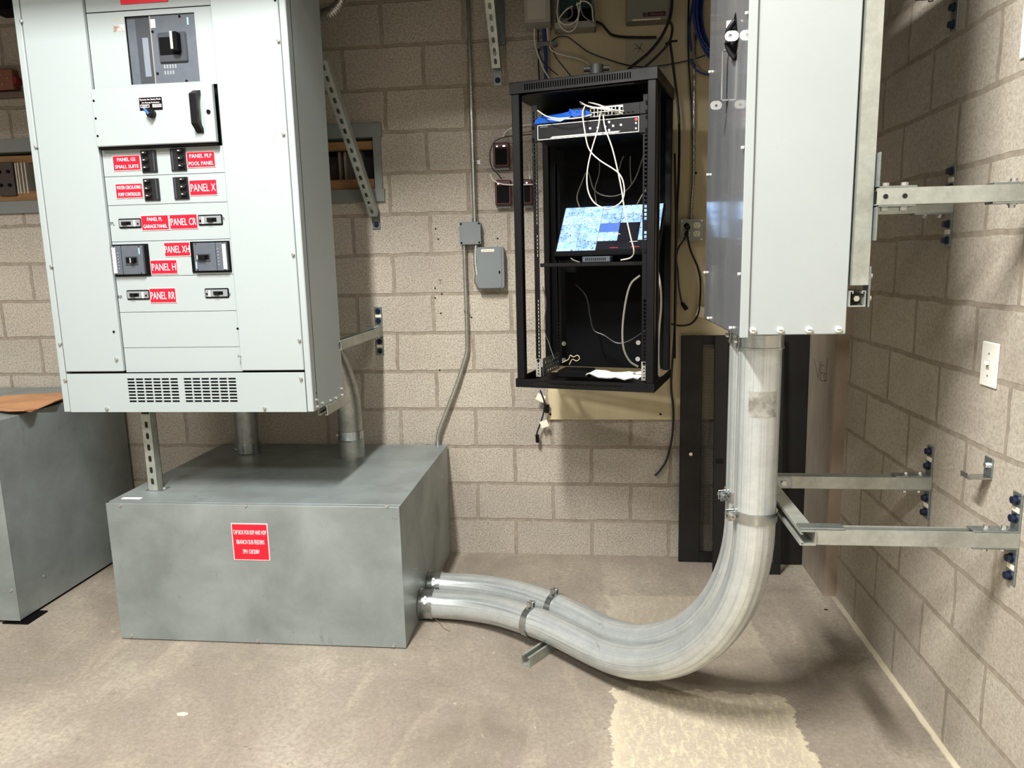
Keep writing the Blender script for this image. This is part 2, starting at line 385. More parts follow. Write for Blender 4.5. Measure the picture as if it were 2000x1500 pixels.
def empty(name, loc, label, cat, group=None, M=None):
    o = bpy.data.objects.new(name, None); COL.objects.link(o); o.empty_display_size = .05
    m = M.copy() if M else Matrix.Translation(Vector(loc))
    o.matrix_world = m; WM[o.name] = m; o['label'] = label; o['category'] = cat
    if group: o['group'] = group
    return o
def struct(o): o['kind'] = 'structure'; return o
def text(s, cx, cz, w_, h_, y, parent, mt=None, facing='-y', M=None, name='lettering', depth=.0006, bold=0.0, label=None):
    """text centred on (cx, cz) of a plane facing the viewer, fitted into w_ x h_"""
    cu = bpy.data.curves.new('t', 'FONT'); cu.body = s; cu.align_x = 'CENTER'; cu.align_y = 'CENTER'; cu.extrude = .02; cu.offset = bold; cu.resolution_u = 2
    to = bpy.data.objects.new('t', cu); COL.objects.link(to); dg = bpy.context.evaluated_depsgraph_get()
    me = bpy.data.meshes.new_from_object(to.evaluated_get(dg)); bpy.data.objects.remove(to)
    xs = [v.co.x for v in me.vertices]; ys = [v.co.y for v in me.vertices]
    mx, my = (min(xs)+max(xs))/2, (min(ys)+max(ys))/2; sx = w_/(max(xs)-min(xs)); sy = h_/(max(ys)-min(ys))
    mb = MB(M); vs = []
    for v in me.vertices:
        a, b, d = (v.co.x-mx)*sx, (v.co.y-my)*sy, v.co.z*depth/.02
        if facing == '-y': vs.append((cx+a, y-d, cz+b))
        elif facing == '-x': vs.append((y-d, cx-a, cz+b))
    mb.add(vs, [tuple(p.vertices) for p in me.polygons]); bpy.data.meshes.remove(me)
    return mb.build(name, mt or M_LETTER, parent, label=label)
def smooth_path(pts, n=8):
    P = [Vector(p) for p in pts]; P = [2*P[0]-P[1]]+P+[2*P[-1]-P[-2]]; out = []
    for i in range(1, len(P)-2):
        a, b, c, d = P[i-1:i+3]
        for k in range(n):
            t = k/n; out.append(.5*((2*b)+(c-a)*t+(2*a-5*b+4*c-d)*t*t+(3*b-a-3*c+d)*t**3))
    out.append(P[-2]); return out
def cable(name, pts, r, mt, label, cat='cable', group=None, n=8, sides=8, parent=None):
    mb = MB(); mb.tube(smooth_path(pts, n), r, sides)
    if parent is not None: return mb.build(name, mt, parent, True)
    return mb.build(name, mt, None, True, label=label, category=cat, group=group)
def rloop(x0, x1, z0, z1, r, n=4):
    out = []
    for cx, cz, a0 in ((x1-r, z1-r, 0), (x0+r, z1-r, 90), (x0+r, z0+r, 180), (x1-r, z0+r, 270)):
        for k in range(n+1): t = R(a0+90*k/n); out.append((cx+r*math.cos(t), cz+r*math.sin(t)))
    return out

# ------------------------------------------------------------------ the room
XL, YF, ZC = -5.2, -7.0, 4.2
struct(MB().box(XL-.2, XR+.2, YF-.2, .6, -.2, 0).build('floor', M_FLOOR, world=True))
struct(MB().box(XL-.2, XR+.2, YF-.2, .6, ZC, ZC+.2).build('ceiling', M_CEIL, world=True))
HX0, HX1, HZ0, HZ1 = -4.4, -1.052, 1.945, 2.205       # slot through the back wall where the busway passes
mb = MB(); mb.box(XL, XR, 0, .2, 0, HZ0).box(XL, XR, 0, .2, HZ1, ZC).box(HX1, XR, 0, .2, HZ0, HZ1).box(XL, HX0, 0, .2, HZ0, HZ1)
struct(mb.build('wall_back', M_BLK, world=True))
for u, v in ((851, 447), (856, 467), (850, 563), (850, 582), (861, 612), (921, 620), (863, 574), (859, 723), (972, 466)):
    p = at(u, v, y=0); q = MB(); q.cyl((p.x, -.0015, p.z), (p.x, .002, p.z), .0045, 10); q.build('drill_hole', mat('hole_dark', S(12, 10, 10), .9), bpy.data.objects['wall_back'])
p = at(860, 551, y=0); q = MB(); q.box(p.x-.011, p.x+.011, -.0012, 0, p.z+.010, p.z+.0125).box(p.x-.0012, p.x+.0012, -.0012, 0, p.z-.011, p.z+.0125); q.build('pencil_mark', mat('graphite', S(60, 54, 50), .8), bpy.data.objects['wall_back'])
struct(MB().box(XR, XR+.2, YF, .2, 0, ZC).build('wall_right', M_BLKR, world=True))
struct(MB().box(XL-.2, XL, YF, .6, 0, ZC).build('wall_left', M_OUTW, world=True))
struct(MB().box(XL-.2, XR+.2, YF-.2, YF, 0, ZC).build('wall_front', M_OUTW, world=True))
mb = MB(); mb.box(HX0-.1, HX1+.3, .45, .5, HZ0-.3, HZ1+.3).box(HX0-.1, HX1+.3, .2, .45, HZ0-.3, HZ0-.25).box(HX0-.1, HX1+.3, .2, .45, HZ1+.25, HZ1+.3)
struct(mb.build('trim_1', mat('void_board', S(44, 38, 34), .9)))
# pilaster in the corner: smooth cast side face, brown rough front face
mb = MB(); mb.box(1.068, XR, -.42, 0, 0, ZC); struct(mb.build('trim_2', M_PIL))
mb = MB(); mb.box(1.070, XR+.002, -.428, -.42, 0, ZC); struct(mb.build('trim_3', M_PILB))
# added unseen blocker, shaped to shade the top of the back wall
mb = MB(); mb.box(XL+.02, XR-.02, -1.31, -1.22, 2.72, ZC-.001, c=.01); struct(mb.build('shade_blocker', mat('shade_blocker_grey', S(120, 122, 120), .5, .5)))

# ------------------------------------------------------------------ strut channel helpers
def channel(mb, L, open_='top', s=.0413, t=.0027, lip=.0075, gap=.0215, M=None, slots=False, pitch=.0508, sl=.0286, sw=.0142):
    """channel along +x from 0 to L, centred on y=0,z=0"""
    h = s/2; g = gap/2
    pr = [(-h, -h), (h, -h), (h, h), (g, h), (g, h-lip), (g+t, h-lip), (g+t, h-t), (h-t, h-t), (h-t, -h+t), (-h+t, -h+t), (-h+t, h-t), (-g-t, h-t), (-g-t, h-lip), (-g, h-lip), (-g, h), (-h, h)]
    rot = {'top': 0, 'bottom': 180, '-y': 90, '+y': -90}[open_]
    MM = (M or Matrix()) @ Matrix.Rotation(R(rot), 4, 'X')
    if not slots:
        n = len(pr); vs = [(0, a, b) for a, b in pr]+[(L, a, b) for a, b in pr]
        fs = [(i, (i+1) % n, n+(i+1) % n, n+i) for i in range(n)]
        for o in (0, n): fs += [(o+0, o+1, o+8, o+9), (o+1, o+2, o+7, o+8), (o+2, o+3, o+6, o+7), (o+3, o+4, o+5, o+6), (o+0, o+9, o+10, o+15), (o+10, o+11, o+14, o+15), (o+11, o+12, o+13, o+14)]
        mb.add(vs, fs, MM)
    else:
        mb.box(0, L, -h, -h+t, -h, h, MM); mb.box(0, L, h-t, h, -h, h, MM)
        for q in (-1, 1): mb.box(0, L, q*h, q*g, h-t, h, MM); mb.box(0, L, q*g, q*(g+t), h-lip, h, MM)
        k = int(L/pitch); x = (L-k*pitch)/2+pitch/2; Mp = MM @ Matrix.Translation((0, 0, -h)) @ Matrix.Rotation(R(90), 4, 'X') @ Matrix.Translation((0, 0, 0))
        for i in range(k):
            cx = x+i*pitch; a, b = cx-pitch/2, cx+pitch/2
            if i == 0: a = 0
            if i == k-1: b = L
            hole = rloop(cx-sl/2, cx+sl/2, -sw/2, sw/2, sw/2-.0002, 4)
            mb.extr([(a, -h), (b, -h), (b, h), (a, h)], -t, [hole], Mp @ Matrix())
    return mb
def frame_x(p0, p1, up=(0, 0, 1)):
    p0, p1 = Vector(p0), Vector(p1); x = (p1-p0).normalized(); y = Vector(up).cross(x).normalized(); z = x.cross(y)
    return Matrix(((x.x, y.x, z.x, p0.x), (x.y, y.y, z.y, p0.y), (x.z, y.z, z.z, p0.z), (0, 0, 0, 1))), (p1-p0).length
def wall_brackets(parent, F, L, hor=.1, ver=.105, tags=True, above=True, below=True, sidey=0):
    """pair of L brackets at the wall end of an arm whose frame F runs along x to the wall at x=L"""
    h = .0413/2; w2 = .0205; t = .005
    for sgn in ((1,) if above else ())+((-1,) if below else ()):
        b = MB(F); z = sgn*h
        b.box(L-hor, L-t, -w2, w2, z, z+sgn*t, c=.0008); b.box(L-t, L, -w2, w2, z, z+sgn*ver, c=.0008)
        br = b.build('angle_bracket', M_ZINC, parent)
        for q in (.035, .085):
            a = MB(F); zz = z+sgn*q; a.cyl((L-t-.003, 0, zz), (L-t, 0, zz), .0135, 14); a.hexh((L-t-.014, 0, zz), (L-t-.002, 0, zz), .0105); a.build('anchor_bolt', M_BLUE, br, False, label='dark blue anchor bolt head')
        for q in (.03, .075):
            a = MB(F); zz = z+sgn*t; a.cyl((L-q, 0, zz), (L-q, 0, zz+sgn*.003), .011, 12); a.hexh((L-q, 0, zz+sgn*.002), (L-q, 0, zz+sgn*.010), .008); a.build('bolt', M_BOLT, br)
        if tags:
            a = MB(F); a.box(L-t-.0012, L-t, -.016, .016, z+sgn*.052, z+sgn*.066); tg = a.build('tag', M_TAG, br, label='white printed sticker')

# ------------------------------------------------------------------ main panelboard
PX0, PX1, PYF, PYB, PZ0, PZ1 = -2.168, -1.098, -1.0, -.64, .995, 3.05
pb = empty('electrical_panelboard', ((PX0+PX1)/2, (PYF+PYB)/2, PZ0), 'tall pale grey electrical panelboard with red circuit labels, above the grey tap box', 'electrical panel')
b = MB(); b.box(PX0, PX1, PYF+.040, PYB, PZ0, PZ1, c=.002); b.build('cabinet_body', M_CAB, pb)
for x0, x1 in ((PX0, -2.142), (-1.124, PX1)): MB().box(x0, x1, PYF, PYF+.05, PZ0, PZ1, c=.003).build('edge_trim', M_CAB, pb)
def cover(x0, x1, z0, z1, yf, name='cover_panel', th=.02, m=None): return MB().box(x0, x1, yf, yf+th, z0, z1, c=.003).build(name, m or M_CAB, pb)
MB().box(-2.142, -1.124, PYF+.034, PYF+.042, PZ0+.003, PZ1-.01).build('inner_liner', M_BLACKM, pb)
cover(-2.139, -1.888, 1.163, PZ1-.01, PYF+.002); cover(-1.386, -1.127, 1.163, PZ1-.01, PYF+.002)
# bottom cover with two louvre grilles
hl = []
for gx0, gx1 in ((-1.878, -1.655), (-1.635, -1.409)):
    cw = (gx1-gx0)/6
    for i in range(6):
        for j in range(8):
            z = 1.036+j*.0130; hl.append([(gx0+i*cw+.002, z), (gx0+(i+1)*cw-.004, z), (gx0+(i+1)*cw-.004, z+.0075), (gx0+i*cw+.002, z+.0075)])
MB().extr([(-2.139, PZ0), (-1.127, PZ0), (-1.127, 1.155), (-2.139, 1.155)], .003, hl, Matrix.Translation((0, PYF+.003, 0))).build('vent_cover', M_CAB, pb)
# centre strips
CX0, CX1 = -1.885, -1.389; YS = PYF+.018
strips = [2.55, 2.262-.012, 2.030, 1.928, 1.8195, 1.680, 1.543, 1.401, 1.2575, 1.158]
def brick_plate(z0, z1, holes=()): return MB().extr([(CX0, z0), (CX1, z0), (CX1, z1), (CX0, z1)], .004, holes, Matrix.Translation((0, YS, 0)))
rect = lambda x0, x1, z0, z1: [(x0, z0), (x1, z0), (x1, z1), (x0, z1)]
brick_plate(2.528, PZ1-.02).build('filler_plate', M_CAB, pb)
brick_plate(2.251, 2.524, [rect(-1.736, -1.459, 2.263, 2.506)]).build('filler_plate', M_CAB, pb)
brick_plate(1.9295, 2.028).build('filler_plate', M_CAB, pb)
for a, c_ in ((1.8205, 1.9275), (1.6805, 1.8185), (1.544, 1.6785), (1.402, 1.542), (1.2585, 1.400), (1.158, 1.2565)): brick_plate(a, c_).build('filler_plate', M_CAB, pb)
# red sign at the very top
s_ = MB().box(-1.742, -1.555, YS-.004, YS-.001, 2.548, 2.62).build('name_label', M_RED, pb, label='faded red label at the top edge')
# scraped brown sticker left of the main breaker window
MB().box(-1.785, -1.737, YS-.0008, YS-.0002, 2.455, 2.478).build('sticker', mat('scraped_brown', S(134, 112, 100), .8, noise_=(60, .1, S(200, 200, 196), (1, 1, 1))), pb, label='half scraped brown sticker')
text('UTILITY', -1.765, 2.497, .034, .009, YS-.0002, pb, mat('faint_ochre_ink', S(186, 180, 150), .8))
# main breaker behind the window
mbk = MB(); mbk.box(-1.736, -1.459, YS+.012, YS+.014, 2.263, 2.506); mbk.box(-1.640, -1.459, YS+.006, YS+.014, 2.263, 2.506, c=.002)
mk = mbk.build('main_breaker', M_BRKG, pb)
MB().box(-1.700, -1.642, YS+.008, YS+.0135, 2.263, 2.50, c=.001).build('trip_unit', M_BRKD, mk)
MB().box(-1.678, -1.654, YS+.0065, YS+.010, 2.29, 2.43, c=.001).build('trip_window', mat('clear_window', S(120, 128, 138), .2), mk)
MB().box(-1.6405, -1.636, YS+.004, YS+.008, 2.263, 2.504).build('trim_strip', M_SILV, mk)
MB().box(-1.612, -1.500, YS-.002, YS+.008, 2.335, 2.442, c=.004).build('handle_surround', M_BRKD, mk)
MB().box(-1.606, -1.528, YS-.003, YS+.001, 2.362, 2.425).build('handle_recess', M_BLACKM, mk)
MB().box(-1.542, -1.520, YS-.030, YS+.001, 2.366, 2.436, c=.003).build('toggle', M_BLACKM, mk)
MB().box(-1.545, -1.536, YS-.033, YS-.020, 2.374, 2.436, c=.001).build('toggle_edge', mat('ivory_plastic', S(226, 222, 204), .4), mk)
MB().box(-1.637, -1.618, YS+.004, YS+.0065, 2.462, 2.492).build('rating_sticker', M_SMUD, mk)
MB().box(-1.492, -1.486, YS+.004, YS+.0065, 2.465, 2.492).build('rating_sticker', mat('pale_cyan_sticker', S(150, 200, 210), .5), mk)
for x, z in ((-1.52, 2.497), (-1.632, 2.449), (-1.628, 2.300), (-1.515, 2.268)):
    MB().cyl((x, YS+.003, z), (x, YS+.0065, z), .0045, 10).build('screw', M_BLACKM, mk)
for k in range(9): MB().box(-1.60+.011*(k % 5), -1.594+.011*(k % 5), YS+.005, YS+.0062, 2.316-.022*(k//5), 2.330-.022*(k//5)).build('printed_mark', mat('pale_print', S(130, 136, 142), .6), mk)
# hinged door with handle, selector knob and nameplate
dr = MB().box(-1.880, -1.398, PYF-.018, PYF+.004, 2.036, 2.2455, c=.003).build('breaker_door', M_CAB, pb)
MB().box(-1.878, -1.400, PYF-.010, PYF+.006, 2.028, 2.037).build('door_gasket', M_BLACKM, dr)
for z in (2.204, 2.14, 2.076): MB().cyl((-1.870, PYF-.0195, z), (-1.870, PYF-.017, z), .0042, 10).build('screw', M_BLACKM, dr)
MB().cyl((-1.417, PYF-.0225, 2.145), (-1.417, PYF-.017, 2.145), .0075, 14).build('lock', M_BLACKM, dr)
hb = MB(); YH = PYF-.018
prof = [(YH, 2.222), (YH-.006, 2.222), (YH-.040, 2.204), (YH-.040, 2.098), (YH-.006, 2.070), (YH, 2.070), (YH, 2.086), (YH-.018, 2.104), (YH-.026, 2.112), (YH-.026, 2.192), (YH-.018, 2.200), (YH, 2.207)]
n = len(prof); x0, x1 = -1.468, -1.442; vs = [(x0, a, c_) for a, c_ in prof]+[(x1, a, c_) for a, c_ in prof]
hb.add(vs, [(i, (i+1) % n, n+(i+1) % n, n+i) for i in range(n)]+[tuple(range(n)), tuple(range(2*n-1, n-1, -1))]); hb.build('pull_handle', M_BLACK, dr)
npl = MB().box(-1.688, -1.597, YH-.0015, YH, 2.160, 2.206, c=.0004).build('nameplate', M_BLACKM, pb)
text('Dynamic Arc Sentry Mode', -1.6425, 2.198, .083, .0075, YH-.0015, pb); text('Arc Energy Reduction', -1.6425, 2.187, .070, .0065, YH-.0015, pb)
for x, s_ in ((-1.666, 'OFF'), (-1.618, 'ENABLED')):
    wv = .0175; MB().extr(rect(x-wv, x+wv, 2.170, 2.181), -.0005, [rect(x-wv+.0015, x+wv-.0015, 2.1715, 2.1795)], Matrix.Translation((0, YH-.0015, 0))).build('outline', M_LETTER, npl)
    text(s_, x, 2.1755, .022 if len(s_) < 4 else .030, .005, YH-.0015, pb)
kb = MB(); kb.cyl((-1.640, YH, 2.146), (-1.640, YH-.018, 2.146), .0155, 20).cyl((-1.640, YH-.018, 2.146), (-1.640, YH-.022, 2.146), .0155, 20, .012); kn = kb.build('selector_knob', M_BLACK, pb, True)
Mk = Matrix.Translation((-1.640, 0, 2.146)) @ Matrix.Rotation(R(-40), 4, 'Y'); MB(Mk).box(-.006, .006, YH-.032, YH-.018, -.012, .020, c=.002).build('knob_grip', M_BLACK, kn)
MB(Mk).box(-.0035, .0035, YH-.034, YH-.028, -.006, .021, c=.001).build('pointer', M_KBLUE, kn)
# red engraved labels
YL = YS-.0005
def label(x0, x1, z0, z1, lines, par=None, y=YL):
    par = par or pb
    nl = MB().box(x0-.002, x1+.002, y-.0022, y, z0-.002, z1+.002).build('label_plate', M_REDE, par)
    MB().box(x0, x1, y-.0026, y-.0010, z0, z1).build('label_face', M_RED, nl)
    h = (z1-z0); n_ = len(lines)
    for i, (s_, fw, fh) in enumerate(lines):
        zc = z1-h*(i+.5)/n_ if n_ < 3 else z1-h*(.24+.28*i)
        text(s_, (x0+x1)/2, zc, (x1-x0)*fw, h*fh, y-.0026, nl, bold=-.006)
label(-1.841, -1.731, 1.951, 2.004, [('PANEL GS', .68, .24), ('SMALL SUITE', .88, .24)])
label(-1.538, -1.427, 1.952, 2.007, [('PANEL PLP', .80, .25), ('POOL PANEL', .90, .25)])
label(-1.842, -1.733, 1.847, 1.899, [('WATER CIRCULATING', .92, .25), ('PUMP CONTROLLER', .84, .25)])
label(-1.538, -1.429, 1.848, 1.903, [('PANEL X', .92, .50)])
label(-1.750, -1.639, 1.722, 1.776, [('PANEL PL', .56, .25), ('GARAGE PANEL', .88, .25)])
label(-1.632, -1.521, 1.723, 1.776, [('PANEL CR', .93, .50)])
label(-1.666, -1.562, 1.6195, 1.670, [('PANEL XH', .98, .52)])
label(-1.730, -1.622, 1.5515, 1.603, [('PANEL H', .92, .52)])
label(-1.747, -1.639, 1.4385, 1.493, [('PANEL RR', .94, .52)])
# three-pole black breakers
def brk3(x0, x1, z0, z1, flip):
    o = MB().box(x0, x1, YS-.006, YS+.002, z0, z1, c=.001).build('circuit_breaker', M_BRK, pb)
    h = (z1-z0)/3
    for k in range(3):
        zc = z0+h*(k+.5); a, c_ = (x0+.008, x0+.030) if not flip else (x1-.030, x1-.008)
        MB().box(a-.002, c_+.003, YS-.0085, YS-.004, zc-h*.40, zc+h*.40, c=.001).build('pole_body', M_BLACK, o)
        MB().box(a+.002, c_, YS-.018, YS-.006, zc-.001, zc+.009, c=.002).build('toggle', mat('glossy_black_toggle', S(34, 34, 36), .16), o)
        MB().box(a+.007, a+.014, YS-.0185, YS-.0175, zc+.003, zc+.006).build('on_mark', M_WHITE, o)
    xx = x1-.012 if not flip else x0+.006
    MB().box(xx, xx+.006, YS-.0075, YS-.005, z0+.004, z1-.004).build('edge_label', M_BRKD, o)
brk3(-1.724, -1.662, 1.939, 2.021, False); brk3(-1.604, -1.5425, 1.9405, 2.0235, True)
brk3(-1.7255, -1.6625, 1.833, 1.916, False); brk3(-1.603, -1.543, 1.834, 1.9175, True)
# small one-handle grey breakers
def brks(x0, x1, z0, z1, flip):
    o = MB().extr(rloop(x0, x1, z0, z1, .005), -.003, (), Matrix.Translation((0, YS, 0))).build('circuit_breaker', M_BLACKM, pb)
    MB().box(x0+.004, x1-.004, YS-.0075, YS-.001, z0+.005, z1-.005, c=.001).build('breaker_face', mat('breaker_mid_grey', S(126, 130, 132), .45), o)
    cx = (x0+x1)/2+(-.012 if not flip else .010)
    MB().box(cx-.022, cx+.018, YS-.0082, YS-.006, z0+.012, z1-.012).build('handle_recess', M_BLACKM, o)
    MB().box(cx-.016, cx+.004, YS-.018, YS-.007, z0+.013, z1-.015, c=.002).build('toggle', M_BLACK, o)
    k = x1-.030 if not flip else x0+.018
    MB().box(k, k+.007, YS-.0082, YS-.007, z0+.006, z1-.008).build('rating_sticker', M_WHITE, o)
    k = x1-.016 if not flip else x0+.007
    MB().box(k, k+.007, YS-.0082, YS-.007, z0+.012, z1-.018).build('test_button', M_BLACKM, o)
brks(-1.846, -1.751, 1.731, 1.768, False); brks(-1.516, -1.417, 1.733, 1.773, True); brks(-1.845, -1.748, 1.451, 1.489, False); brks(-1.516, -1.417, 1.452, 1.490, True)
# large grey breakers
def brkl(x0, x1, z0, z1, flip):
    o = MB().box(x0, x1, YS-.006, YS+.002, z0, z1, c=.001).build('circuit_breaker', M_BLACKM, pb)
    a, c_ = (x0+.006, x1-.016) if not flip else (x0+.020, x1-.006)
    MB().box(a, c_, YS-.020, YS-.003, z0+.006, z1-.006, c=.002).build('breaker_face', M_BRKG, o)
    wx = (a+.002, a+.016) if not flip else (c_-.016, c_-.002)
    MB().box(*wx, YS-.0212, YS-.019, z0+.012, z1-.012).build('torn_sticker', M_WHITE, o)
    dv = a+.040 if not flip else c_-.044
    MB().box(dv, dv+.0015, YS-.0208, YS-.019, z0+.006, z1-.006).build('face_seam', M_BLACKM, o)
    hx = (x0+x1)/2+(.012 if not flip else -.020)
    MB().box(hx-.026, hx+.026, YS-.0225, YS-.019, z0+.042, z1-.048, c=.001).build('handle_surround', M_BRKD, o)
    MB().box(hx-.022, hx+.022, YS-.0228, YS-.020, z0+.050, z1-.052).build('handle_recess', M_BLACKM, o)
    MB().box(hx+(.004 if not flip else -.018), hx+(.016 if not flip else .012), YS-.036, YS-.022, z0+.051, z1-.053, c=.002).build('toggle', M_BLACK, o)
    kx = hx+(.001 if not flip else -.021); MB().box(kx, kx+.003, YS-.034, YS-.024, z0+.052, z1-.054).build('toggle_edge', M_WHITE, o)
    kx = c_-.014 if not flip else a+.006; zz = z1-.040 if not flip else z0+.016
    MB().box(kx, kx+.004, YS-.0212, YS-.0195, zz, zz+.025).build('rating_sticker', mat('pale_cyan_sticker', S(150, 200, 210), .5), o)
    for k in range(6):
        xx = (a+.026) if not flip else (c_-.034); MB().cyl((xx, YS-.0215, z0+.03+.012*k), (xx, YS-.019, z0+.03+.012*k), .0028, 8).build('dial', mat('pale_print', S(130, 136, 142), .6), o)
    for xx in (a+.012, c_-.012):
        for zz in (z0+.010, z1-.010): MB().cyl((xx, YS-.0212, zz), (xx, YS-.019, zz), .0025, 8).build('screw', M_BLACKM, o)
brkl(-1.884, -1.734, 1.545, 1.669, False); brkl(-1.558, -1.397, 1.552, 1.672, True)
for s_, u, v in (('PL', 220, 437), ('CR', 435, 427), ('RR', 235, 580), ('X', 449, 575)):
    p = at(u, v, y=YS); text(s_, p.x, p.z, .017 if len(s_) > 1 else .008, .013, YS-.0002, pb, M_BKTXT)
# screws
for u, v in ((43, 42), (71, 287), (101, 520), (118, 672), (128, 742), (544, 80), (554, 262), (573, 497), (585, 664), (588, 739), (209, 798), (517, 797), (228, 701), (468, 695)):
    p = at(u, v, y=PYF); MB().cyl((p.x, PYF-.006, p.z), (p.x, PYF+.003, p.z), .0062, 10, .005).ball((p.x, PYF-.006, p.z), .006, 8, (1, .5, 1)).build('screw', M_BOLT, pb, True)
for u, v in ((222, 648), (464, 642), (537, 0)):
    p = at(u, v, y=PYF); MB().cyl((p.x, PYF-.001, p.z), (p.x, PYF+.003, p.z), .0045, 10).build('screw_hole', M_BLACKM, pb)
for u, v in ((618, 781), (620, 794), (630, 787), (645, 782), (656, 777), (667, 759), (668, 771)):
    p = at(u, v, x=PX1); MB().cyl((PX1, p.y, p.z), (PX1+.006, p.y, p.z), .0065, 8).build('screw', M_BOLT, pb, True)
p = at(617, 768, x=PX1); MB().cyl((PX1, p.y, p.z), (PX1+.001, p.y, p.z), .003, 8).build('screw_hole', M_DARK, pb)

# support struts under the panelboard
def strut_thing(name, p0, p1, open_, label, cat='strut', slots=False, up=(0, 0, 1), group=None, mt=None):
    F, L = frame_x(p0, p1, up); F0 = Matrix.Translation(Vector(p0))
    t = empty(name, p0, label, cat, group); b = MB(F); channel(b, L, open_, slots=slots); b.build('channel', mt or M_STRUT, t); return t, F, L
t, F, L = strut_thing('strut_channel', (-1.91, -.829, .612), (-1.91, -.829, .952), 'top', 'slotted vertical steel strut standing on tap box under the panelboard', slots=True, up=(0, 1, 0), cat='strut')
MB().box(-1.945, -1.862, -.86, -.80, .6105, .6155, c=.001).build('foot_plate', M_ZINC, t); MB().hexh((-1.872, -.83, .6155), (-1.872, -.83, .623), .008).build('bolt', M_BOLT, t)
strut_thing('strut_channel', (-1.91, -.852, .9735), (-1.91, -.02, .9735), 'top', 'horizontal strut under left side of panelboard, on the slotted leg')
strut_thing('strut_channel', (-1.113, -.865, .9735), (-1.113, -.66, .9735), 'bottom', 'short strut end under the right corner of the panelboard')
t, F, L = strut_thing('cantilever_strut', (-1.1095, -.66, 1.221), (-1.1095, -.001, 1.221), 'top', 'steel strut arm from back wall to right side of panelboard', 'strut arm'); wall_brackets(t, F, L)
# slotted braces
def kicker(name, p0, p1, label, wallz):
    F, L = frame_x(p0, p1, (0, -1, .0)); t = empty(name, p1, label, 'brace'); b = MB(F); channel(b, L, 'bottom', slots=True); b.build('channel', M_STRUT, t)
    x = p1[0]; d = (Vector(p0)-Vector(p1)).normalized(); nn = Vector((1, 0, 0)).cross(d)
    b = MB(); b.box(x-.0205, x+.0205, -.006, -.001, wallz-.05, wallz+.045, c=.001); br = b.build('wall_plate', M_ZINC, t)
    for z in (wallz-.025,): a = MB(); a.cyl((x, -.009, z), (x, -.006, z), .0135, 14); a.hexh((x, -.019, z), (x, -.008, z), .010); a.build('anchor_bolt', M_BLUE, br, label='dark blue anchor bolt head')
    q = Vector(p1)+d*.05+Vector((0, -.021, .0)); a = MB(); a.hexh(q, q+Vector((0, -.012, 0)), .009); a.build('bolt', M_BOLT, t); return t
pa = at(640, 112, x=-1.093); kicker('slotted_brace', (-1.115, pa.y, pa.z), (-1.093, -.035, 1.822), 'slanting slotted strut brace from panelboard down to back wall', 1.795)
kicker('slotted_brace', (-.448, -.62, 3.22), (-.448, -.035, 2.50), 'slotted strut brace hanging down over the back wall, top centre', 2.465)
MB().box(-.445, -.405, -.03, -.001, 2.60, 3.1, c=.001).build('flat_bracket', M_ZINC, label='galvanized vertical strip on wall behind the top centre brace', category='bracket')

# ------------------------------------------------------------------ tap box
TX0, TX1, TY0, TY1, TZ = -2.018, -.766, -1.016, -.022, .610
tb = empty('tap_box', ((TX0+TX1)/2, -.5, 0), 'wide grey sheet-metal tap box on the floor with a square red label', 'junction box')
MB().box(TX0, TX1, TY0, TY1, .004, TZ, c=.002).build('box_body', M_GREY, tb)
MB().box(TX0-.001, TX1+.001, TY0-.003, TY0, .004, TZ+.001, c=.001).build('front_cover', M_GREY, tb)
MB().box(TX0-.0015, TX1+.0015, TY0+.02, TY1, TZ, TZ+.0025, c=.001).build('top_cover', M_GREY, tb)
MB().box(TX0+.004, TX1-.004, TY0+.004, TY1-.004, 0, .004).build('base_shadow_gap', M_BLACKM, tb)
for u, v, ax in ((235, 987, 'f'), (480, 987, 'f'), (756, 988, 'f'), (256, 1242, 'f'), (503, 1252, 'f'), (769, 1261, 'f'), (862, 931, 's'), (812, 1110, 's')):
    p = at(u, v, y=TY0-.003) if ax == 'f' else at(u, v, x=TX1)
    d = Vector((0, -1, 0)) if ax == 'f' else Vector((1, 0, 0)); MB().cyl(p, p+d*.004, .0065, 10).build('screw', M_BOLT, tb, True)
p0, p1 = at(452, 1021, y=TY0), at(529, 1094, y=TY0); YT = TY0-.0032
nl = MB().box(p0.x, p1.x, YT-.002, YT, p1.z, p0.z).build('label_plate', M_REDE, tb); label_w = p1.x-p0.x
MB().box(p0.x+.004, p1.x-.004, YT-.003, YT-.001, p1.z+.004, p0.z-.004).build('label_face', M_RED, nl)
cx = (p0.x+p1.x)/2; hz = p0.z-p1.z
for s_, fw, k in (('TAP BOX FOR RDP AND HDP', .90, .24), ('BRANCH SUB FEEDERS', .76, .50), ('3PH 120/208V', .46, .76)): text(s_, cx, p0.z-hz*k, label_w*fw, hz*.115, YT-.003, nl, bold=-.004)
MB().box(-1.985, -1.90, TY0+.05, TY0+.07, TZ+.0025, TZ+.0035, Matrix.Translation((0, 0, 0))).build('paper_sliver', M_PAPER, tb, label='sliver of white paper on the top')

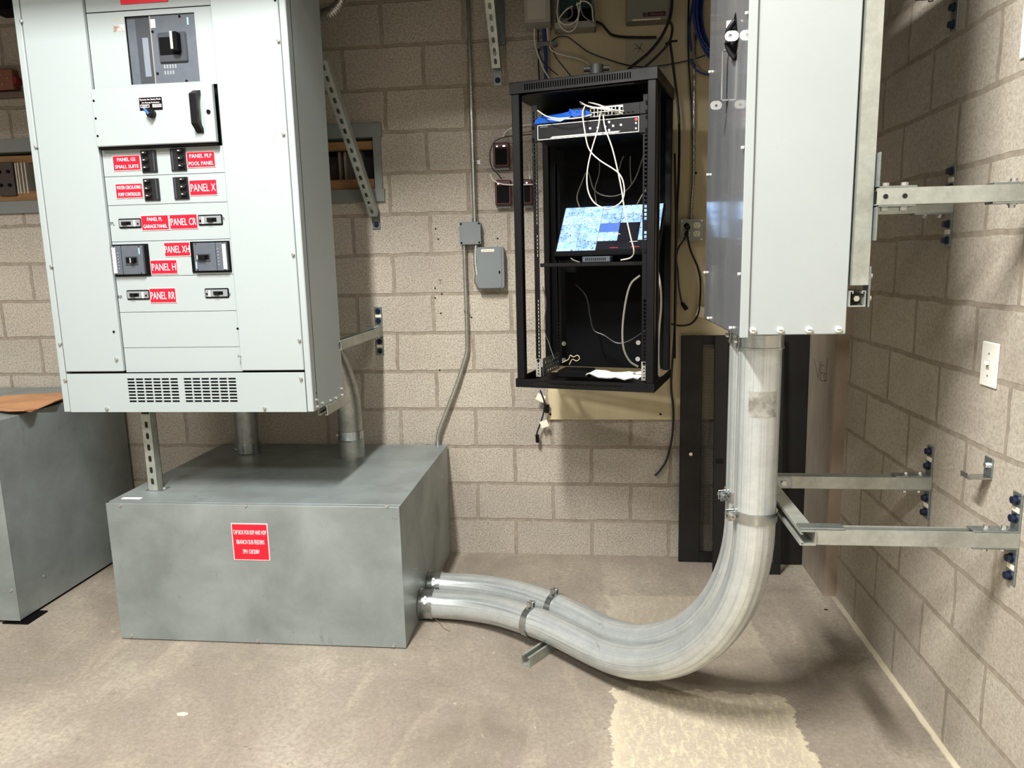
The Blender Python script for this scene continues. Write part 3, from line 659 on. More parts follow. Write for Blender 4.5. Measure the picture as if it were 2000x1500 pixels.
# second box at the left
lb = empty('steel_box', (-2.9, -.47, 0), 'tall grey sheet-metal box at the left edge with cardboard on top', 'junction box')
MB().box(-3.75, -2.58, -.913, -.018, .012, .933, c=.002).build('box_body', M_GREY, lb)
MB().box(-3.751, -2.577, -.917, -.913, .012, .934, c=.001).build('front_cover', M_GREY, lb)
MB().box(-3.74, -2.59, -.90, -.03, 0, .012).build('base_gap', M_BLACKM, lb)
MB().box(-2.66, -2.535, -.925, -.80, 0, .006).build('foot_plate', M_BLACKM, lb)
for u, v in ((22, 1153), (86, 1125)):
    p = at(u, v, y=-.917) if u < 40 else at(u, v, x=-2.58)
    d = Vector((0, -1, 0)) if u < 40 else Vector((1, 0, 0)); MB().cyl(p, p+d*.004, .006, 10).build('screw', M_BOLT, lb, True)
# torn cardboard
pts = [(-40, 792), (8, 774), (62, 771), (122, 768), (124, 779), (104, 786), (72, 800), (60, 806), (48, 803), (16, 804), (-40, 800)]
cb = MB(); lo = []
for i, (u, v) in enumerate(pts):
    p = at(u, v, z=.945+.012*math.sin(i*1.7)); lo.append(p)
top = [p+Vector((0, 0, .004)) for p in lo]; n = len(lo)
cb.add(lo+top, [tuple(range(n))[::-1], tuple(range(n, 2*n))]+[(i, (i+1) % n, n+(i+1) % n, n+i) for i in range(n)])
cb.build('cardboard_scrap', M_CARD, label='torn brown cardboard flap lying on the left grey box', category='cardboard')

# ------------------------------------------------------------------ vertical risers behind the panelboard
def collar(par, p, d, r, L=.05, rings=True, screw=None, m=None):
    p = Vector(p); d = Vector(d).normalized()
    b = MB(); b.tube([p, p+d*.004, p+d*.005, p+d*(L-.006), p+d*(L-.005), p+d*L], [r*1.10, r*1.12, r*1.07, r*1.07, r*1.10, r*1.10], 40)
    o = b.build('collar', m or M_COL, par, True)
    if screw is not None:
        s_ = Vector(screw).normalized(); side = d.cross(s_).normalized()
        for k in (-1, 1):
            q = p+d*L*.55+s_*r*1.06+side*.012*k; MB().cyl(q, q+s_*.008, .0055, 8).build('set_screw', M_BOLT, o, True)
    return o
r1 = empty('conduit_riser', (-1.789, -.198, TZ), 'short straight steel conduit rising from tap box behind panelboard centre', 'conduit')
MB().cyl((-1.789, -.198, TZ), (-1.789, -.198, 1.6), .0585, 40).build('pipe', M_RISER, r1, True); collar(r1, (-1.789, -.198, TZ+.002), (0, 0, 1), .0585, .052, screw=(-.7, -.7, 0))
r2 = empty('conduit_riser', (-1.2, -.285, TZ), 'steel conduit with offset bend, rising from tap box behind panelboard right corner', 'conduit')
pt = smooth_path([(-1.199, -.285, TZ), (-1.199, -.285, .80), (-1.205, -.285, .93), (-1.235, -.29, 1.06), (-1.275, -.30, 1.17), (-1.31, -.31, 1.30), (-1.32, -.31, 1.5)], 8)
MB().tube(pt, .0585, 40, uvs=True).build('pipe', M_RISER, r2, True)
MB().cyl((-1.199, -.285, TZ+.002), (-1.199, -.285, .712), .064, 40).build('coupling', M_RISER, r2, True); collar(r2, (-1.199, -.285, .706), (0, 0, 1), .0585, .048, screw=(-1, -.3, 0))

# ------------------------------------------------------------------ the two big bent conduits
def bend_pts(x, y, Rr, ang, zc, ztop, n=26):
    d = (math.cos(R(ang)), math.sin(R(ang))); out = [Vector((x, y, z)) for z in (ztop, ztop-.2, zc+Rr+.02)]
    for i in range(n+1):
        t = math.pi/2*i/n; out.append(Vector((x+d[0]*Rr*(1-math.cos(t)), y+d[1]*Rr*(1-math.cos(t)), zc+Rr-Rr*math.sin(t))))
    return out, d
def big_pipe(x, y, Rr, ang, zc, yc, zt, tail, label):
    pts, d = bend_pts(x, y, Rr, ang, zc, 1.36)
    ctrl = [pts[-3], pts[-1]]+[Vector(t) for t in tail]
    sp = smooth_path(ctrl, 8); path = pts[:-3]+sp
    o = empty('bent_conduit', (x, y, zc-.06), label, 'conduit'); MB().tube(path, .0605, 48, uvs=True).build('pipe', M_PIPE, o, True)
    collar(o, (x, y, 1.354), (0, 0, -1), .0605, .046, screw=(-1, .1, 0))
    e = Vector(tail[-1]); collar(o, e, (1, 0, 0), .0605, .062, screw=(.0, -.75, .6)); return path
PA = big_pipe(.481, -1.6, .662, 137, .104, 0, 0, [(-.16, -1.01, .104), (-.25, -.945, .102), (-.39, -.848, .090), (-.53, -.785, .078), (-.66, -.757, .070), (-.7645, -.752, .068)], 'front bent galvanized conduit sweeping from tap box up to grey disconnect enclosure')
PB = big_pipe(.485, -1.447, .646, 135.8, .106, 0, 0, [(-.10, -.875, .104), (-.20, -.787, .102), (-.34, -.690, .094), (-.48, -.622, .084), (-.62, -.586, .076), (-.7645, -.578, .074)], 'rear bent galvanized conduit running behind the front one from tap box')
b = MB(); vs = []
for i in range(9):
    t0 = R(-128+78*i/8)
    for z in (1.115, 1.19): vs.append((.481+.0609*math.cos(t0), -1.6+.0609*math.sin(t0), z))
vs += [(.481+.0603*math.cos(R(-128+78*(i//2)/8)), -1.6+.0603*math.sin(R(-128+78*(i//2)/8)), (1.115, 1.19)[i % 2]) for i in range(18)]
b.add(vs, [(2*i, 2*i+2, 2*i+3, 2*i+1) for i in range(8)]+[(18+2*i, 18+2*i+1, 18+2*i+3, 18+2*i+2) for i in range(8)])
b.build('label_residue', mat('label_glue_residue', S(168, 168, 160), .55, .4, noise_=(28, .12, S(120, 116, 106), (1, 1, 1))), bpy.data.objects['bent_conduit'], True, label='dull square of label residue')
def clamp(c, d, out, r, label, w_=.03, base=.05, grp=None):
    """strap round a pipe: c centre, d pipe direction, out direction away from its strut"""
    c, d, out = Vector(c), Vector(d).normalized(), Vector(out).normalized(); out = (out-d*out.dot(d)).normalized(); sd = d.cross(out)
    t = empty('pipe_clamp', c-out*r, label, 'clamp', grp); b = MB(); n = 40; vs = []; fs = []
    for k in range(n+1):
        a = R(8)+R(344)*k/n; u_ = out*math.cos(a)+sd*math.sin(a)
        for rr, ww in ((r+.001, -1), (r+.005, -1), (r+.005, 1), (r+.001, 1)): vs.append(c+u_*rr+d*ww*w_/2)
    for k in range(n):
        for j in range(4): fs.append((k*4+j, k*4+(j+1) % 4, (k+1)*4+(j+1) % 4, (k+1)*4+j))
    fs += [(0, 1, 2, 3), (n*4+3, n*4+2, n*4+1, n*4)]; b.add(vs, fs); b.build('strap', M_COL, t, True)
    Fm = Matrix(((d.x, sd.x, out.x, c.x), (d.y, sd.y, out.y, c.y), (d.z, sd.z, out.z, c.z), (0, 0, 0, 1)))
    for q in (-1, 1): MB(Fm).box(-w_/2, w_/2, q*.007, q*.011, r+.001, r+.026, c=.001).build('strap_ear', M_COL, t)
    a = MB(Fm); a.cyl((0, -.020, r+.016), (0, .020, r+.016), .0045, 8); a.hexh((0, -.021, r+.016), (0, -.012, r+.016), .009); a.hexh((0, .012, r+.016), (0, .020, r+.016), .009); a.build('bolt', M_BOLT, t)
    return t
clamp((.481, -1.6, .812), (0, 0, 1), (-1, -.25, 0), .0605, 'strap clamp on the front conduit at the wall struts')
clamp((.485, -1.447, .822), (0, 0, 1), (-1, -.25, 0), .0605, 'strap clamp on rear conduit, just above the front clamp')
fd = Vector((.56, .828, 0)).normalized(); ca = Vector((-.25, -.945, .102)); cbk = Vector((-.16, -.824, .103))
clamp(ca, Vector((-.14, .097, 0)), (0, 0, 1), .0605, 'strap clamp on the front conduit above the floor strut'); clamp(cbk, Vector((-.14, .097, 0)), (0, 0, 1), .0605, 'strap clamp on the rear conduit above the floor strut')
f0 = Vector((-.262, -1.115, .0215)); strut_thing('floor_strut', f0, f0+fd*.40, 'top', 'short strut lying on the floor under both conduits')

# arms from the right wall carrying the vertical conduits
t, F, L = strut_thing('cantilever_strut', (.604, -1.762, .810), (XR-.001, -1.762, .810), 'top', 'nearer lower strut arm from right wall to the conduits', 'strut arm'); wall_brackets(t, F, L, .115)
t, F, L = strut_thing('cantilever_strut', (.568, -1.255, .808), (XR-.001, -1.255, .808), 'top', 'farther lower strut arm from right wall behind the conduits', 'strut arm'); wall_brackets(t, F, L, .115)
b = MB(); b.box(.56, .672, -1.281, -1.276, .790, .826, c=.001); o = b.build('splice_plate', M_ZINC, t)
for x in (.585, .645): MB().hexh((x, -1.281, .808), (x, -1.290, .808), .009).build('bolt', M_BOLT, o)
t, F, L = strut_thing('cross_strut', (.582, -1.79, .810), (.582, -1.20, .810), '+y', 'strut behind the vertical conduits joining the two lower arms')
b = MB(); b.box(.562, .68, -1.782, -1.742, .8315, .8365, c=.001); b.build('flat_plate', M_ZINC, t)

# ------------------------------------------------------------------ disconnect enclosure
EX0, EX1, EYF, EYB, EZ0 = .394, .668, -1.742, -1.118, 1.356
en = empty('disconnect_enclosure', ((EX0+EX1)/2, -1.43, EZ0), 'large pale grey disconnect enclosure hung above the bent conduits, right of rack', 'electrical enclosure')
MB().box(EX0+.026, EX1, EYF+.003, EYB, EZ0+.003, 2.71, c=.002).build('enclosure_body', M_ENC, en)
MB().box(EX0+.001, EX0+.026, EYF-.001, EYB+.002, EZ0-.003, 2.71, c=.004).build('door', M_DOOR, en)
MB().box(EX0+.0005, EX0+.023, EYF-.003, EYF-.001, EZ0-.003, 2.71, c=.001).build('door_flange', M_ENC, en)
for x in (.429, .500, .574, .648):
    q = MB(); q.cyl((x, EYF+.003, EZ0+.016), (x, EYF-.003, EZ0+.016), .0085, 16).ball((x, EYF-.003, EZ0+.016), .0083, 12, (1, .45, 1)); sc_ = q.build('screw', M_WHITE, en, True)
    MB().box(x-.005, x+.005, EYF-.0075, EYF-.0062, EZ0+.0152, EZ0+.0168).build('slot', M_BLACKM, sc_)
for u, v in ((1384, 341), (1378, 532), (1385, 621), (1429, 640), (1446, 535), (1461, 25), (1453, 288), (1388, 140)):
    p = at(u, v, x=EX0); MB().cyl(p, p+Vector((-.007, 0, 0)), .0038, 8).build('screw', M_WHITE, en, True)
# handle mechanism on the door
def onface(u, v): return at(u, v, x=EX0)
MY = Matrix(((0, -1, 0, EX0), (1, 0, 0, 0), (0, 0, 1, 0), (0, 0, 0, 1)))
lpp = [(q.y, q.z) for q in (onface(1437, 24), onface(1430, 50), onface(1426, 75), onface(1428, 100), onface(1435, 120), onface(1441, 70))]
MB().extr(lpp, .0012, (), MY).build('handle_slot', M_BLACKM, en)
hb = MB(); hp = [Vector((EX0-d_, onface(u, v).y, onface(u, v).z)) for u, v, d_ in ((1437, 40, .002), (1436, 56, .016), (1435, 76, .020), (1436, 96, .016), (1438, 114, .002))]
hb.tube(smooth_path(hp, 5), .008, 8); hb.build('curved_handle', M_BLACK, en, True)
q0 = onface(1436, 80)
MB().extr(rloop(EX0-.036, EX0, q0.z-.013, q0.z+.013, .0128, 7), .004, [rloop(EX0-.027, EX0-.017, q0.z-.005, q0.z+.005, .0048, 4)], Matrix.Translation((0, q0.y-.05, 0))).build('handle_tab', mat('worn_white_paint', S(200, 202, 202), .4), en)
MB().box(EX0-.03, EX0, q0.y-.046, q0.y+.02, q0.z-.004, q0.z+.004).build('handle_post', M_SILV, en)
q1 = onface(1433, 48); MB().box(EX0-.020, EX0, q1.y-.006, q1.y, q1.z-.011, q1.z+.010, c=.002).build('latch_tab', M_WHITE, en)
a, c_ = onface(1420, 103), onface(1424, 194); yb_ = (a.y+c_.y)/2
q = MB(); q.box(EX0-.020, EX0-.017, yb_-.012, yb_+.006, c_.z, a.z, c=.0005).box(EX0-.020, EX0, yb_-.012, yb_+.006, a.z-.003, a.z).box(EX0-.020, EX0, yb_-.012, yb_+.006, c_.z, c_.z+.003)
q.extr(rloop(EX0-.050, EX0-.017, c_.z-.024, c_.z, .011, 4), .003, [rloop(EX0-.037, EX0-.029, c_.z-.017, c_.z-.009, .0038, 3)], Matrix.Translation((0, yb_-.012, 0))); q.build('side_bracket', M_SILV, en)

# struts behind the enclosure
t, F, L = strut_thing('vertical_strut', (.694, -1.729, 1.487), (.694, -1.729, 2.71), '-y', 'upright strut just behind the right edge of disconnect enclosure', 'strut', up=(1, 0, 0))
t, F, L = strut_thing('strut_channel', (.690, -1.748, 1.452), (.690, -1.14, 1.452), 'top', 'strut end seen below the upright strut beside the enclosure')
b = MB(); b.hexh((.690, -1.742, 1.452), (.690, -1.73, 1.452), .008); b.build('bolt', M_BOLT, t)
b = MB(); b.box(.7155, .7205, -1.750, -1.710, 1.430, 1.535, c=.001); t = b.build('flat_plate', M_ZINC, label='flat zinc plate joining upright strut to strut end', category='bracket'); 
for z in (1.452, 1.51): MB().hexh((.7205, -1.73, z), (.729, -1.73, z), .007).build('bolt', M_BOLT, t)
t, F, L = strut_thing('cantilever_strut', (.717, -1.748, 1.708), (XR-.001, -1.748, 1.708), 'top', 'nearer upper strut arm from right wall to upright strut', 'strut arm'); wall_brackets(t, F, L, .13)
for sgn in (1, -1):
    z = 1.708+sgn*.0207; b = MB(); b.box(.717, .812, -1.768, -1.728, z, z+sgn*.005, c=.001); b.box(.717, .722, -1.768, -1.728, z, z+sgn*.088, c=.001); o = b.build('angle_bracket', M_ZINC, t)
    for x in (.742, .788): a = MB(); zz = z+sgn*.005; a.hexh((x, -1.748, zz), (x, -1.748, zz+sgn*.009), .009); a.build('bolt', M_BOLT, o)
for x in (.737, .783): MB().cyl((x, -1.7695, 1.708), (x, -1.767, 1.708), .0062, 14).build('bolt_hole', M_DARK, t)
t, F, L = strut_thing('cantilever_strut', (.70, -1.262, 1.708), (XR-.001, -1.262, 1.708), 'bottom', 'farther upper strut arm from right wall, behind the nearer one', 'strut arm'); wall_brackets(t, F, L, .115)
t, F, L = strut_thing('cantilever_strut', (.80, -1.20, 2.365), (XR-.001, -1.20, 2.365), 'top', 'topmost strut arm bracketed to the right wall, cut by the frame', 'strut arm'); wall_brackets(t, F, L, .115, tags=False)

# ------------------------------------------------------------------ right wall bits
p = empty('light_switch', (XR, -1.568, 1.186), 'white toggle light switch on the right wall', 'light switch')
MB().box(XR-.006, XR, -1.611, -1.525, 1.186, 1.313, c=.004).build('cover_plate', M_WHITE, p)
MB().box(XR-.0075, XR-.005, -1.574, -1.562, 1.236, 1.262, c=.001).build('toggle_slot', mat('switch_shadow', S(170, 166, 152), .5), p)
MB().box(XR-.018, XR-.006, -1.572, -1.564, 1.249, 1.260, c=.001).build('toggle', M_WHITE, p)
for z in (1.218, 1.281): MB().cyl((XR-.0075, -1.568, z), (XR-.005, -1.568, z), .003, 10).build('screw', M_BOLT, p)
p = empty('angle_clip', (XR, -1.6, .93), 'small loose angle bracket bolted to the right wall above the nearer arm', 'bracket')
MB().box(XR-.004, XR, -1.628, -1.585, .935, .990, c=.001).build('wall_leg', M_ZINC, p); MB().box(XR-.065, XR-.002, -1.628, -1.585, .930, .935, c=.001).build('shelf_leg', M_COL, p); MB().box(XR-.066, XR-.062, -1.628, -1.585, .930, .946, c=.001).build('lip', M_COL, p)
MB().hexh((XR-.004, -1.607, .968), (XR-.014, -1.607, .968), .008).build('bolt', M_BOLT, p)
MB().box(XR-.006, XR, -1.86, -1.585, 2.058, 2.32, c=.004).build('white_box', M_WHITE, label='white box corner on the right wall at the top right edge', category='box')

# handwriting on the pilaster side face: V E d
for st in (((1590, 700), (1598, 738), (1603, 706)), ((1604, 712), (1602, 742)), ((1604, 712), (1609, 714)), ((1603, 727), (1608, 729)), ((1602, 742), (1608, 745)), ((1616, 700), (1613, 745)), ((1613, 728), (1609, 733), (1610, 745), (1613, 741))):
    MB().tube([at(u, v, x=1.0672) for u, v in st], .0012, 5).build('marker_stroke', mat('graphite', S(60, 54, 50), .8), bpy.data.objects['trim_2'])
# ------------------------------------------------------------------ black perforated panels leaning on the wall
def perf_panel(x0, x1, yb, yt, H, mx0, mx1, label, latch=None, strip=True):
    th = math.atan2(yt-yb, H); F = Matrix.Translation((0, yb, 0)) @ Matrix.Rotation(-th, 4, 'X')
    t = empty('perforated_panel', ((x0+x1)/2, yb, 0), label, 'rack panel', M=None); T = .018
    b = MB(F); z0, z1 = .055, H-.045
    if mx1 > mx0:
        b.box(x0, mx0, -T, 0, .0, H, c=.002); b.box(mx1, x1, -T, 0, .0, H, c=.002); b.box(mx0, mx1, -T, 0, 0, z0); b.box(mx0, mx1, -T, 0, z1, H)
        b.build('frame', M_BPANEL, t); MB(F).box(mx0, mx1, -T*.6, -T*.6+.0008, z0, z1).build('mesh_sheet', M_PERF, t)
    else: b.box(x0, x1, -T, 0, 0, H, c=.002); b.build('frame', M_BPANEL, t)
    if latch:
        if latch[2] == 'knob': MB(F).cyl((latch[0], -T, latch[1]), (latch[0], -T-.012, latch[1]), .009, 12).build('lock', M_BOLT, t, True)
        else: MB(F).box(latch[0]-.018, latch[0]+.018, -T-.003, -T, latch[1]-.012, latch[1]+.012, c=.002).build('latch', M_BLACK, t)
    return t
perf_panel(.447, .80, -.052, -.030, 1.182, .552, .70, 'leftmost black perforated steel panel leaning on the wall, under the receptacle', (.50, .58, 'knob'))
perf_panel(.600, .930, -.186, -.088, 1.19,   .665, .921, 'middle black steel panel leaning in front of the others behind the conduits', (.628, .57, 'latch'))
perf_panel(.926, 1.064, -.06, -.028, 1.19, 0, 0, 'rightmost plain black panel leaning beside the concrete pilaster')

# ------------------------------------------------------------------ plywood backboard
pw = empty('plywood_backboard', (.4, -.01, .748), 'cream painted plywood board on the back wall behind the rack', 'backboard')
MB().box(-.224, 1.0, -.019, -.001, .748, 3.1, c=.001).build('board', M_PLY, pw)
for u, v in ((1075, 809), (1290, 809), (1359, 338)):
    p = at(u, v, y=-.019); MB().cyl((p.x, -.0195, p.z), (p.x, -.017, p.z), .006, 12).build('screw_hole', M_BLACKM, pw)
a, c_ = at(1221, 136, y=-.019), at(1305, 72, y=-.019); MB().box(a.x, c_.x, -.021, -.0185, a.z-.06, c_.z).build('repainted_patch', mat('grey_cream_paint', S(168, 160, 138), .6), pw)
for q in (((1240, 86), (1258, 102)), ((1254, 84), (1246, 102)), ((1238, 95), (1252, 94))):
    a, c_ = at(*q[0], y=-.0212), at(*q[1], y=-.0212); MB().tube([a, c_], .0013, 5).build('marker_stroke', M_BKTXT, pw)

# ------------------------------------------------------------------ server rack
rk_ = empty('server_rack', (0, 0, 0), 'open black wall-mount server rack swung out from the plywood board', 'server rack', M=MR @ Matrix.Translation((0, 0, 1.027)))
W_, D_, Z0, Z1 = .592, .41, 1.027, 2.284
def RB(): return MB(MR)
def band(z0, z1, sx0, sx1, n_, slot):
    hl = [rect(sx0+(sx1-sx0)*i/n_, sx0+(sx1-sx0)*(i+.5)/n_, z0+slot, z1-slot) for i in range(n_)]
    return MB(MR).extr(rect(-.006, W_+.004, z0, z1), .003, hl, Matrix.Translation((0, -.012, 0)))
band(2.240, Z1, .06, .50, 44, .010).build('top_front_band', M_BLACK, rk_)
b = RB(); b.box(-.006, W_+.004, -.012, D_, Z1-.003, Z1); b.box(W_+.001, W_+.004, -.009, D_, 2.240, Z1); b.box(-.006, -.003, -.009, D_, 2.240, Z1); b.box(0, W_, .02, D_, 2.236, 2.240); b.build('roof', M_BLACK, rk_)
band(Z0, 1.064, .07, .47, 44, .012).build('bottom_front_band', M_BLACK, rk_)
hl = [rect(.07+.4*i/40, .07+.4*(i+.5)/40, .020, .05) for i in range(40)]
b = RB(); b.box(-.006, W_+.004, .06, D_, Z0, Z0+.003); b.box(-.006, W_+.004, -.009, .012, Z0+.028, Z0+.031); b.box(W_+.001, W_+.004, -.009, D_, Z0, 1.064); b.box(-.006, -.003, -.009, D_, Z0, 1.064); b.build('floor_pan', M_BLACK, rk_)
for x0, x1, y0, y1 in ((0, .034, -.006, .03), (W_-.034, W_, -.006, .03), (0, .03, D_-.03, D_-.012), (W_-.03, W_, D_-.03, D_)): RB().box(x0, x1, y0, y1, 1.062, 2.242, c=.003).build('post', M_BLACK, rk_)
RB().box(W_-.022, W_-.004, .10, .118, 1.064, 2.24, c=.002).build('side_upright', M_BLACK, rk_)
for z in (1.30, 1.72, 2.05): RB().box(.001, .005, .004, .014, z, z+.05).build('hinge_pin', M_SILV, rk_)
RB().box(-.002, W_-.03, D_-.012, D_-.004, 1.064, 2.242).build('back_panel', M_BLACKM, rk_)
def rail(x0, x1, y, z0, z1, silver=False):
    hl = []; n_ = int((z1-z0-.03)/.0159)
    for i in range(n_): z = z0+.02+i*.0159; hl.append(rect(x0+.007, x1-.006, z, z+.0105))
    b = RB(); b.extr(rect(x0, x1, z0, z1), .002, hl, Matrix.Translation((0, y, 0))); 
    b.box(x0 if x0 < .3 else x1-.002, x0+.002 if x0 < .3 else x1, y, y+.03, z0, z1); return b.build('rail', M_BLACK, rk_)
for x0, x1 in ((.068, .091), (.531, .554)):
    rail(x0, x1, .05, 1.70, 2.20); rail(x0, x1, .05, 1.10, 1.43); rail(x0, x1, .05, 1.565, 1.70)
    RB().box(x0, x1, .05, .052, 1.43, 1.565).build('rail', M_BLACK, rk_)
rail(.078, .100, .32, 1.10, 2.0); rail(.50, .522, .32, 1.10, 2.0)
for x0 in (.068, .531):
    hl = [rloop(x0+.008, x0+.015, 1.075+.013*i, 1.082+.013*i, .003, 2) for i in range(5)]
    RB().extr(rect(x0, x0+.023, 1.066, 1.145), -.002, hl, Matrix.Translation((0, .049, 0))).build('ear_strip', M_SILV, rk_, label='bright silver rack ear with round holes')
    RB().cyl((x0+.0115, .047, 1.138), (x0+.0115, .042, 1.138), .006, 10).build('screw', M_BLACKM, rk_)
hl = []
for i in range(6):
    for j in range(3): cx, cz = .10+.032*i+.016*(j % 2), 1.084+.020*j; hl.append([(cx+.0062*math.cos(R(30*k)), cz+.0062*math.sin(R(30*k))) for k in range(12)])
MX = Matrix(((0, 1, 0, .094), (1, 0, 0, 0), (0, 0, 1, 0), (0, 0, 0, 1)))
RB().extr(rect(.06, .30, 1.068, 1.145), .002, hl, MX).build('side_gusset', M_ZINC, rk_)
for u, v in ((1102, 671), (1102, 703), (1247, 669), (1246, 701)):
    p = rk(u, v, D_-.012); RB().cyl(p, p+Vector((0, -.006, 0)), .011, 12).build('mount_bolt', M_SILV, rk_, True)
# hinged wall frame behind the rack
b = MB(); b.box(-.20, .34, -.055, -.0195, 1.06, 1.10).box(-.20, .34, -.055, -.0195, 2.14, 2.18).box(-.215, -.17, -.2, -.0195, 1.06, 2.18).box(.31, .345, -.07, -.0195, 1.06, 2.18); b.build('wall_frame', M_BLACK, rk_)

# things in the rack
nv = empty('video_recorder', (0, 0, 0), 'black rack-mount video recorder with white outlined front and lit buttons', 'video recorder', M=MR @ Matrix.Translation((.3, .2, 2.055)))
RB().box(.091, .519, .046, .34, 2.056, 2.123, c=.002).build('case', M_BLACK, nv)
for x0, x1 in ((.068, .091), (.519, .554)): RB().box(x0, x1, .044, .048, 2.056, 2.123).build('ear', M_BLACK, nv)
RB().extr(rect(.094, .516, 2.060, 2.119), -.0015, [rect(.0962, .5138, 2.0622, 2.1168)], Matrix.Translation((0, .0455, 0))).build('face_outline', M_WHITE, nv)
RB().extr([(.148, 2.064), (.430, 2.064), (.442, 2.070), (.158, 2.070)], -.002, (), Matrix.Translation((0, .0455, 0))).build('swoosh_bar', M_SILV, nv)
for x, z in ((.318, 2.089), (.350, 2.089), (.380, 2.090), (.396, 2.107), (.396, 2.076), (.412, 2.091), (.444, 2.092)): RB().cyl((x, .0455, z), (x, .0435, z), .0038, 10).build('lit_button', M_LED, nv)
for z in (2.094, 2.074): RB().cyl((.504, .0455, z), (.504, .0435, z), .0028, 8).build('lit_button', M_LED, nv)
RB().cyl((.505, .0455, 2.108), (.505, .0435, 2.108), .006, 12).build('power_button', M_LEDR, nv)
text('HIKVISION', .122, 2.111, .032, .005, .0445, nv, mat('dim_print', S(150, 150, 150), .5), M=MR)
for x in (.0745, .547):
    for z in (2.066, 2.112): RB().cyl((x, .044, z), (x, .038, z), .0055, 10).build('screw', M_BLACKM, nv)
sw = empty('network_switch', (0, 0, 0), 'black network switch with a row of ports above the video recorder', 'network switch', M=MR @ Matrix.Translation((.4, .15, 2.128)))
RB().box(.24, .520, .048, .26, 2.127, 2.174, c=.002).build('case', M_BLACK, sw); RB().box(.520, .554, .044, .048, 2.128, 2.172).build('ear', M_BLACK, sw)
RB().box(.318, .452, .0455, .049, 2.132, 2.168).build('port_block', M_SILV, sw)
for i in range(8):
    for j in range(2): RB().box(.322+.0145*i, .333+.0145*i, .0445, .0465, 2.135+.016*j, 2.147+.016*j).build('port', M_BLACKM, sw)
RB().box(.442, .451, .0445, .0465, 2.140, 2.160).build('port', M_BLACKM, sw)
for x in (.468, .486): RB().box(x, x+.010, .0465, .0485, 2.136, 2.140).build('indicator', M_LEDR if x > .5 else M_BLACKM, sw)
for z in (2.135, 2.165): RB().cyl((.547, .044, z), (.547, .038, z), .0055, 10).build('screw', M_BLACKM, sw)
# blue crumpled patch-lead bundle left of the switch
bb = RB()
for k in range(12):
    t0 = k/11; bb.tube(smooth_path([(.215, .07+.02*t0, 2.134+.03*t0), (.235, .045, 2.14+.030*t0), (.26, .036, 2.150+.012*math.cos(k)), (.29, .034, 2.150+.010*math.sin(k)), (.320, .044, 2.136+.016*t0)], 5), .0026, 6)
bb.v = bb.v; bb.build('patch_lead_bundle', mat('bright_blue_cable', S(30, 90, 190), .45), smooth=True, label='bundle of bright blue patch leads beside the network switch', category='cable')
bm2 = RB(); bm2.add([(.082, .040, 2.1245), (.195, .036, 2.1245), (.235, .042, 2.140), (.262, .050, 2.168), (.20, .055, 2.160), (.15, .060, 2.158), (.084, .058, 2.154), (.086, .20, 2.1245), (.24, .20, 2.1245), (.26, .18, 2.165), (.09, .18, 2.160), (.13, .034, 2.140)], [(0, 1, 11), (1, 2, 11), (11, 2, 4), (2, 3, 4), (11, 4, 5), (11, 5, 6), (0, 11, 6), (6, 5, 10), (5, 4, 10), (4, 3, 9), (4, 9, 10), (0, 6, 7), (6, 10, 7), (7, 10, 9, 8), (3, 2, 9), (2, 8, 9), (1, 8, 2), (0, 7, 8, 1)]); bm2.build('blue_bag', mat('blue_plastic_bag', S(26, 84, 176), .35), label='blue plastic bag lying on the video recorder at left', category='bag')

# monitor
mn = empty('monitor', (0, 0, 0), 'flat monitor tilted back on rack shelf showing a grid of camera views', 'monitor', M=MR @ Matrix.Translation((.37, .2, 1.56)))
mx0, mx1, ya, za, yb_, zb = .138, .585, .10, 1.588, .27, 1.800
tl = math.atan2(yb_-ya, zb-za); FM = MR @ Matrix.Translation((0, ya, za)) @ Matrix.Rotation(-tl, 4, 'X'); Hm = math.hypot(yb_-ya, zb-za)
MB(FM).box(mx0, mx1, 0, .035, -.002, Hm, c=.004).build('housing', M_BLACKM, mn)
T1 = tile_mat('camera_view_bright', S(176, 210, 240), S(110, 150, 220), S(18, 30, 56), 1.5, 26)
T2 = tile_mat('camera_view_white', S(190, 225, 245), S(128, 184, 236), S(20, 34, 40), 1.6, 38)
T3 = tile_mat('camera_view_flat', S(92, 130, 214), S(84, 120, 206), S(84, 120, 206), 1.2, 20)
T4 = tile_mat('camera_view_off', S(16, 14, 28), S(12, 10, 20), S(10, 8, 16), .8, 20)
sb = MB(FM); sx0, sx1, sz0, sz1 = mx0+.008, mx1-.006, .022, Hm-.006
lay = ['12111', '21121', '21333', '11243', '21444']; lay = ['12121', '22111', '12341', '11241', '21444']
for r_ in range(5):
    for c_ in range(5):
        a, d_ = sx0+(sx1-sx0)*c_/5, sx0+(sx1-sx0)*(c_+1)/5; zt = sz1-(sz1-sz0)*r_/5; zb_ = sz1-(sz1-sz0)*(r_+1)/5; g_ = .0008
        sb.cur = int(lay[r_][c_])-1; sb.box(a+g_, d_-g_, -.0012, .0005, zb_+g_, zt-g_)
sb.build('screen', [T1, T2, T3, T4], mn)
for x, z in ((.37, .105), (.45, .062), (.37, .02+.012), (.46, .034)):
    MB(FM).box(x+.01, x+.045, -.0018, -.0010, z, z+.002).build('caption', M_WHITE if z > .05 else M_LEDR, mn)
sh = RB(); sh.box(.0925, .5295, .055, .36, 1.540, 1.543); sh.box(.0925, .5295, .055, .058, 1.540, 1.556); sh.build('rack_shelf', M_BLACK, label='black shelf carrying the monitor inside the rack', category='shelf')
RB().box(.25, .47, .16, .30, 1.543, 1.600, c=.004).build('monitor_stand', M_BLACKM, label='black block under the tilted monitor on the rack shelf', category='stand')
